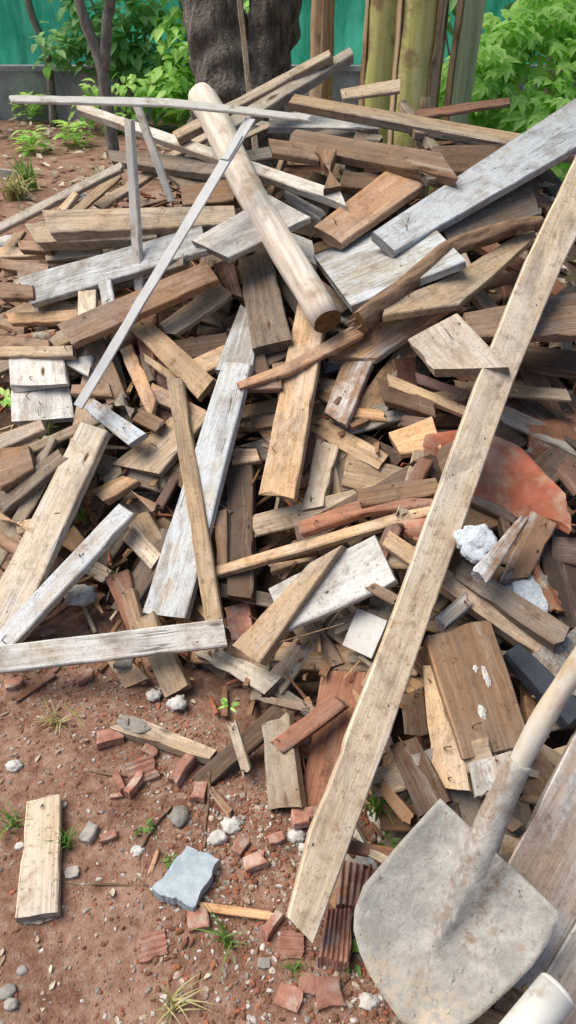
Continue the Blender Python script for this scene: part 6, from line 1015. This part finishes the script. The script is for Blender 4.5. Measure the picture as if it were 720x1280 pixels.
# splinters and bark crumbs filling the gaps of the heap
rnd = random.Random(77); V, Fc, C = [], [], []
for _ in range(3600):
    x = rnd.uniform(-1.35, 1.2); y = rnd.uniform(.55, 3.0); z = heap_z(x, y)
    if z < .05: continue
    z -= rnd.uniform(.10, .25); L = rnd.uniform(.012, .075); w = rnd.uniform(.002, .010); h = rnd.uniform(.0015, .006); b = len(V)
    az = rnd.uniform(0, 6.28); d = Vector((math.cos(az), math.sin(az), rnd.uniform(-.3, .7))).normalized(); s = d.cross(Vector((rnd.uniform(-.4, .4), -.5, 1))).normalized(); u = s.cross(d); p = Vector((x, y, z))
    for e, k in ((-1, rnd.uniform(.3, 1)), (1, rnd.uniform(.2, 1))):
        for i, j in ((-1, -1), (1, -1), (1, 1), (-1, 1)): V.append(p + d * e * L + s * i * w * k + u * j * h)
    for f in ((0, 1, 5, 4), (1, 2, 6, 5), (2, 3, 7, 6), (3, 0, 4, 7), (3, 2, 1, 0), (4, 5, 6, 7)): Fc.append(tuple(b + q for q in f))
    c = rnd.choice([(.30, .20, .11), (.30, .18, .10), (.20, .11, .065), (.34, .13, .075), (.46, .38, .28), (.26, .15, .09), (.5, .33, .18)]); C += [(*c, 1)] * 6
me = mesh('splinters', V, Fc); a = me.attributes.new('chip', 'FLOAT_COLOR', 'FACE'); a.data.foreach_set('color', [q for c in C for q in c])
tag(link('wood_debris', me, M['chips']), 'splinters and bark crumbs filling the gaps inside the timber heap', 'wood debris', kind='stuff')
# dead leaves
def litter(name, n, where, L, label, seed):
    rnd = random.Random(seed); lv = Leaves()
    for _ in range(n):
        az = rnd.uniform(0, 6.28); lv.leaf(where(rnd), (math.cos(az), math.sin(az), rnd.uniform(-.2, .45)), (rnd.uniform(-.4, .4), rnd.uniform(-.4, .4), 1), rnd.uniform(*L), rnd.uniform(.3, .55) * L[1] * .8, rnd.random() ** 1.3, rnd.uniform(-.3, .6))
    tag(lv.build(name, M['litter']), label, 'leaves', kind='stuff')
litter('dead_leaves', 1500, lambda r: (r.uniform(-4.5, 2.5), 4.0 + 6.1 * r.random(), .02), (.05, .15), 'dead leaves scattered over the red soil before the wall', 3)
def shoulder(r):
    x, y = r.uniform(.72, 1.5), r.uniform(1.9, 2.75); return x, y, heap_z(x, y) - .06 + r.uniform(0, .03)
litter('leaf_litter', 900, shoulder, (.03, .11), 'pale dry leaves and shreds on the shoulder of the heap', 5)
def sprinkle(r):
    x, y = r.uniform(-.9, .2), r.uniform(.45, 1.5); return x, y, soil_z(x, y) + .003
litter('straw', 160, sprinkle, (.006, .026), 'tiny straw bits and dead leaf shreds on the near soil', 8)

# ================================================================ behind the heap
def box_mesh(name, x0, x1, y0, y1, z0, z1):
    V = [(x, y, z) for z in (z0, z1) for y in (y0, y1) for x in (x0, x1)]
    return mesh(name, V, [(0, 2, 3, 1), (4, 5, 7, 6), (0, 1, 5, 4), (1, 3, 7, 5), (3, 2, 6, 7), (2, 0, 4, 6)])
w = empty('concrete_wall', (0, 10.2, 0)); tag(w, 'low mould-stained concrete wall across the back of the plot', 'wall')
link('wall_body', box_mesh('wall_body', -16, 16, 0, .16, -.1, .52), M['wall'], w)
link('coping', box_mesh('coping', -16, 16, -.02, .18, .522, .575), M['wall'], w)
V, Fc = [], []; gx = frange(-16, 16, .12); gz = frange(.45, 4.2, .2)
for z in gz:
    for x in gx: V.append((x, 10.55 + .10 * math.sin(x * 3.1 + n3(x, z, 0) * 3) + .10 * n3(x * 2.2, z * .7, 4) + .05 * n3(x * 6, z * 2.5, 9), z + (.05 * math.sin(x * 1.9) if z > 3.9 else 0)))
k = len(gx); Fc = [(j * k + i, j * k + i + 1, (j + 1) * k + i + 1, (j + 1) * k + i) for j in range(len(gz) - 1) for i in range(k - 1)]
net = empty('net_fence', (0, 10.55, 0)); tag(net, 'green shade netting stretched on posts behind the concrete wall', 'fence')
o = link('netting', mesh('netting', V, Fc, True), M['net'], net); o.location = (0, -10.55, 0)
for x in (-15.2, -12.8, -10.4, -8, -5.6, -3.2, -.8, 1.6, 4, 6.4, 8.8, 11.2, 13.6): link('post', tube_mesh('post', [(x, .14, 0), (x, .14, 4.2)], [.05, .045], 10), M['sapling'], net)

def limb(pts, r0, r1, seg=12, wob=.25, per=6, radii=None):
    sp = smooth_path(pts, per)
    if radii: rr = [radii[min(i // per, len(radii) - 2)] + (radii[min(i // per, len(radii) - 2) + 1] - radii[min(i // per, len(radii) - 2)]) * (i / per - min(i // per, len(radii) - 2)) for i in range(len(sp))]
    else: rr = [r0 + (r1 - r0) * i / (len(sp) - 1) for i in range(len(sp))]
    return tube_mesh('limb', sp, rr, seg, wob)
def crown(parent, centres, n, L, mat, rnd, name='crown'):
    lv = Leaves()
    for c, rad in centres:
        for _ in range(n):
            d = Vector((rnd.gauss(0, 1), rnd.gauss(0, 1), rnd.gauss(0, .8))).normalized() * rad * rnd.random() ** .5; az = rnd.uniform(0, 6.28)
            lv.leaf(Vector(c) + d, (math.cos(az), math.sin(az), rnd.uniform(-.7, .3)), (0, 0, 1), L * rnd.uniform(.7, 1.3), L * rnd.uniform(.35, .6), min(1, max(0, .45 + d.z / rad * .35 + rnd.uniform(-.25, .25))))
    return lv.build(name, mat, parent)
rnd = random.Random(21)
t = empty('big_tree', (-.30, 5.0, 0)); tag(t, 'thick dark-barked tree forking just above the top of the heap', 'tree')
link('trunk', limb([(0, 0, -.1), (.0, 0, .5), (.0, 0, .88), (-.07, .02, 1.12), (-.135, .02, 1.36), (-.24, .05, 2.0), (-.4, .1, 3.2), (-.5, .1, 4.6)], 0, 0, 40, .30, 8, [.34, .29, .27, .205, .165, .155, .14, .10]), M['treebark'], t)
link('limb', limb([(.06, .03, .70), (.13, .02, .95), (.19, .0, 1.15), (.245, -.02, 1.38), (.42, -.05, 2.1), (.8, .3, 3.2), (.8, .9, 4.2)], 0, 0, 36, .30, 8, [.14, .155, .15, .14, .13, .10, .08]), M['treebark'], t)
link('limb', limb([(-.3, .06, 2.5), (-.9, -.1, 3.2), (-1.3, -.2, 3.9)], .08, .03), M['treebark'], t)
link('limb', limb([(-.45, .1, 3.6), (-.9, 1.2, 4.4), (-1.6, 2.4, 5.)], .12, .04), M['treebark'], t)
crown(t, [((-1.4 + rnd.uniform(-1.2, .8), rnd.uniform(1.4, 3.2), rnd.uniform(4.2, 5.4)), rnd.uniform(.35, .6)) for _ in range(14)], 70, .16, M['leafdark'], rnd)
# pale stake leaning on the tree
s = link('leaning_stake', plank_mesh('leaning_stake', [(-.6, .012, -.6, -.012), (.6, .016, .6, -.016)], .02, 3, False), M['wood']); s.color = (.36, .29, .22, .2)
a, b = Vector((-.262, 4.42, 1.60)), Vector((-.165, 4.02, .80)); dx = (b - a).normalized(); dy = Vector((1, 0, 0)); dy = (dy - dy.dot(dx) * dx).normalized(); dz = dx.cross(dy)
if dz.y > 0: dy, dz = -dy, -dz
mw = Matrix((dx, dy, dz)).transposed().to_4x4(); mw.translation = (a + b) / 2; s.matrix_world = mw
tag(s, 'thin pale stake leaning upright against the fork of the big tree', 'stake')
# saplings
def sapling(name, x, y, paths, label, mat='sapling', crowns=()):
    e = empty(name, (x, y, 0)); tag(e, label, 'tree', 'thin trees before the wall')
    for i, (p, r0, r1) in enumerate(paths): link('trunk' if i == 0 else 'limb', limb(p, r0, r1, 10, .3), M[mat], e)
    if crowns: crown(e, crowns, 45, .16, M['leafdark'], random.Random(int(x * 10)))
    return e
sapling('forked_sapling', -1.77, 8.2, [([(0, 0, -.05), (.0, 0, .5), (-.02, 0, .82), (-.14, 0, 1.3), (-.2, 0, 2.6)], .066, .042), ([(0, 0, .7), (.1, 0, 1.1), (.18, 0, 1.5), (.22, .1, 2.8)], .058, .038)], 'pale grey sapling forking in a Y before the concrete wall', crowns=[((-.2, 0, 2.9), .5), ((.3, .1, 3.), .5)])
sapling('thin_tree', -3.55, 9.3, [([(0, 0, 0), (.03, 0, .6), (-.1, 0, 1.1), (-.25, 0, 2.2)], .07, .04), ([(.03, 0, .5), (.16, 0, 1.), (.22, 0, 1.9)], .04, .025)], 'slim dark-stemmed tree beside the wall at the edge of view', 'treebark', crowns=[((-.3, -.2, 1.75), .35), ((.2, -.3, 1.9), .3)])
sapling('thin_tree', -2.75, 9.7, [([(0, 0, 0), (.05, 0, .7), (-.06, 0, 1.3), (0, 0, 2.6)], .05, .03)], 'very thin grey tree between the dark-stemmed tree and the forked sapling')
sapling('thin_tree', 2.55, 8.4, [([(0, 0, 0), (.03, 0, .8), (.0, 0, 1.4), (.15, 0, 2.6)], .075, .05), ([(.02, 0, 1.1), (.2, 0, 1.5), (.5, 0, 2.2)], .035, .02)], 'dark slender trunk rising behind the green bush', 'treebark')
# leafy shrubs in front of wall
def shrub(name, x, y, lumps, n, L, label, mat, seed, lobed=False, group='shrubs behind the heap', hs=1.):
    rnd = random.Random(seed); e = empty(name, (x, y, 0)); tag(e, label, 'shrub', group); lv = Leaves()
    for (cx, cy, cz), rad in lumps:
        for _ in range(n):
            d = Vector((rnd.gauss(0, 1), rnd.gauss(0, 1), rnd.gauss(0, 1))).normalized() * rad * (.35 + .65 * rnd.random() ** .6); d.z *= hs; az = rnd.uniform(0, 6.28) if rnd.random() < .4 else rnd.gauss(-1.57, .9)
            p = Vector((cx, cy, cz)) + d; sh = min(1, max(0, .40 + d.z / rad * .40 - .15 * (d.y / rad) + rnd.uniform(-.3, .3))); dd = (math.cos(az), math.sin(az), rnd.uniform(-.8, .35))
            if lobed: lv.lobed(p, dd, (rnd.uniform(-.3, .3), -.5, 1), L * rnd.uniform(.35, 1.1), sh)
            else: lv.leaf(p, dd, (0, -.3, 1), L * rnd.uniform(.6, 1.2), L * rnd.uniform(.35, .6), sh)
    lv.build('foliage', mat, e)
    for k in range(7):
        c, rad = lumps[k % len(lumps)]; link('stem', limb([(rnd.uniform(-.1, .1), rnd.uniform(-.1, .1), -.02), (c[0] * .5, c[1] * .5, c[2] * .5), (c[0] + rnd.uniform(-.1, .1), c[1], c[2])], .018, .008, 7), M['sapling'], e)
shrub('climbing_shrub', -1.75, 9.6, [((rnd.uniform(-.85, .35), rnd.uniform(-.15, .2), rnd.uniform(.55, 1.75)), rnd.uniform(.18, .32)) for _ in range(22)], 34, .19, 'tall leafy shrub covering the netting around the forked sapling', M['leafdark'], 31)
shrub('climbing_shrub', -.95, 9.3, [((rnd.uniform(-.5, .55), rnd.uniform(-.2, .2), rnd.uniform(.3, 1.8)), rnd.uniform(.18, .32)) for _ in range(20)], 36, .20, 'green broad-leaved shrub beside the big tree trunk', M['leaf'], 32)
shrub('low_shrub', -1.95, 9.2, [((rnd.uniform(-.35, .35), rnd.uniform(-.1, .1), rnd.uniform(.15, .5)), .2) for _ in range(6)], 30, .14, 'low green shrub at the base of the wall below the forked sapling', M['leaf'], 33)
shrub('climbing_shrub', 2.1, 9.8, [((rnd.uniform(-.9, 2.6), rnd.uniform(-.2, .2), rnd.uniform(1.1, 2.2)), rnd.uniform(.2, .36)) for _ in range(22)], 26, .2, 'dark leaves hanging over the netting behind the green bush', M['leafdark'], 34)
shrub('green_bush', 1.75, 5.1, [((rnd.uniform(-.45, 1.0), rnd.uniform(-.3, .5), 0), 0) for _ in range(0)] + [((x, y, z), r) for x, y, z, r in ((-.42, 0, .62, .24), (-.25, -.2, .72, .26), (-.05, .0, .92, .28), (.15, -.25, .80, .3), (.2, .1, 1.10, .27), (.42, -.1, 1.05, .3), (.62, .1, 1.22, .26), (.75, -.2, .85, .32), (.45, -.3, .60, .3), (0, -.3, .5, .28), (1.0, .1, 1.15, .32), (.28, .15, 1.20, .18), (1.1, -.2, .8, .3), (.85, .2, 1.36, .24), (.5, .2, 1.28, .22), (1.15, .2, 1.42, .26), (-.5, .15, .45, .22), (.3, -.35, .85, .28), (.6, -.35, .75, .28), (-.15, -.3, .42, .25), (-.72, .1, .72, .22), (-.62, -.1, .95, .2), (-.45, .1, 1.1, .2), (-.2, .2, 1.25, .22), (.1, .3, 1.38, .22), (-.8, 0, .5, .2), (-.85, .1, .9, .14))], 105, .135, 'bright green lobed-leaf bush at the edge of the plot behind the heap', M['leaf'], 35, lobed=True)
shrub('leafy_weed', 1.33, 3.75, [((rnd.uniform(-.2, .5), rnd.uniform(-.1, .2), rnd.uniform(.55, .9)), .15) for _ in range(8)], 16, .13, 'low weed with lobed leaves just behind the big grey-white plank', M['leaf'], 36, lobed=True)
g = Leaves(); r5 = random.Random(8)
for _ in range(60): g.blade((r5.gauss(0, .10), r5.gauss(0, .08), 0), r5.uniform(0, 6.28), r5.uniform(.15, .8), r5.uniform(.55, 1.2), .02, r5.uniform(.3, 1))
o = g.build('tall_grass', M['grass']); o.location = (1.08, 4.3, 0); tag(o, 'tall grass clump between the banana stems and the green bush', 'grass clump')
# branch with leaves hanging in from above at the corner
t = empty('overhanging_branch', (-1.52, 4.2, 1.95)); tag(t, 'leafy twig hanging into the top corner before the netting', 'branch')
link('branch', limb([(-.7, .3, .35), (-.2, .05, .05), (.12, 0, -.28)], .012, .004, 7), M['treebark'], t)
lv = Leaves(); r6 = random.Random(4)
for k in range(26):
    f = k / 25; lv.leaf((-.5 + .66 * f, .15 * (1 - f), .22 - .46 * f + r6.uniform(-.05, .05)), (r6.uniform(-1, 1), r6.uniform(-.6, .3), r6.uniform(-.6, .5)), (0, -.2, 1), r6.uniform(.09, .15), .05, r6.random())
lv.build('foliage', M['leafdark'], t)
# banana stems
def banana(x, y, r, label, mat, strips, seed, lean=0.):
    rnd = random.Random(seed); e = empty('banana_plant', (x, y, 0)); tag(e, label, 'banana plant', 'banana stems behind the heap')
    sp = smooth_path([(0, 0, -.05), (lean * .3, 0, .8), (lean * .7, 0, 1.7), (lean, 0, 2.6)], 8)
    link('trunk', tube_mesh('trunk', sp, [r * (1.08 - .3 * i / len(sp)) for i in range(len(sp))], 22, .10, seed=seed), M[mat], e)
    for k, (az0, wd, z0, z1, fl) in enumerate(strips):   # dry sheaths: curved strips peeling off the stem
        V, Fc = [], []; nz = 16
        for i in range(nz + 1):
            f = i / nz; z = z0 + (z1 - z0) * f; rr = r * (1.08 - .3 * z / 2.6) * 1.04 + .004 + fl * (f ** 3) + .006 * n3(z * 8, seed, k); cx = lean * z / 2.6
            for j in range(7):
                a = az0 + wd * (j / 6 - .5) * (1 - .45 * f * (n3(z * 5, seed, k * 3) + .6)) ; V.append((cx + rr * math.cos(a), rr * math.sin(a), z))
        for i in range(nz):
            for j in range(6): Fc.append((i * 7 + j, i * 7 + j + 1, (i + 1) * 7 + j + 1, (i + 1) * 7 + j))
        o = link('dry_sheath', mesh('dry_sheath', V, Fc, True), M['sheath'], e); md = o.modifiers.new('thick', 'SOLIDIFY'); md.thickness = .004
    lv = Leaves()
    for k in range(4): az = rnd.uniform(0, 6.28); lv.leaf((lean, 0, 2.5), (math.cos(az), math.sin(az), 1.1), (0, 0, 1), 1.5, .4, rnd.random(), .5)
    lv.build('leaf', M['leaf'], e)
banana(.17, 4.35, .062, 'brownish banana stem closest to the big tree', 'sheath', [(-1.2, 1.2, .2, 2.0, .02)], 1)
banana(.43, 4.15, .086, 'yellow-green banana stem with brown edge in the middle of the clump', 'banana', [(-.25, 1.1, .1, 2.2, .0), (3.3, 1.0, .1, 1.6, .0)], 2, .03)
banana(.555, 3.75, .092, 'thickest yellow banana stem with dry brown sheath peeling off', 'banana', [(-.35, 1.5, .1, 1.45, .02), (3.3, .8, .1, 1.9, .01), (-1.1, .7, .1, 1.02, .01)], 3, .0)
banana(.735, 4.3, .030, 'thin brown dried stem squeezed between two banana stems', 'sheath', [(-1.5, 1., .2, 1.6, .02)], 5, .02)
banana(.83, 4.2, .064, 'grey-green banana stem nearest the green bush', 'bananagrey', [(3.4, 1.1, .1, 1.8, .01)], 4, .06)

# ================================================================ light, sky, camera
sun_el, sun_az = R(60), R(-82)          # azimuth measured from +Y (view direction) towards +X
world = bpy.data.worlds.new("World"); scene.world = world; world.use_nodes = True
wn = world.node_tree; bg = wn.nodes['Background']; sky = wn.nodes.new('ShaderNodeTexSky'); sky.sky_type = 'NISHITA'; sky.sun_disc = False
sky.sun_elevation = sun_el; sky.sun_rotation = sun_az; sky.air_density = 1.0; sky.dust_density = 3.0; sky.ozone_density = 1.0
wn.links.new(sky.outputs[0], bg.inputs[0]); bg.inputs[1].default_value = SKY_STRENGTH
ld = bpy.data.lights.new('sun', 'SUN'); ld.energy = SUN_STRENGTH; ld.angle = R(44); ld.color = (1., .92, .80)
sun = bpy.data.objects.new('sun', ld); col.objects.link(sun)
dirv = Vector((math.sin(sun_az) * math.cos(sun_el), math.cos(sun_az) * math.cos(sun_el), math.sin(sun_el)))
sun.rotation_euler = (-dirv).to_track_quat('-Z', 'Y').to_euler()
cd = bpy.data.cameras.new('camera'); cam = bpy.data.objects.new('camera', cd); col.objects.link(cam)
cam.location = (0, 0, 1.45); cam.rotation_euler = (R(90 - 36), 0, 0); cd.sensor_fit = 'VERTICAL'; cd.sensor_height = 36; cd.lens = 26; cd.clip_start = .05; cd.clip_end = 300
scene.camera = cam
scene.view_settings.view_transform = 'Standard'; scene.view_settings.look = 'None'; scene.view_settings.exposure = 0; scene.view_settings.gamma = 1
scene.cycles.use_denoising = True
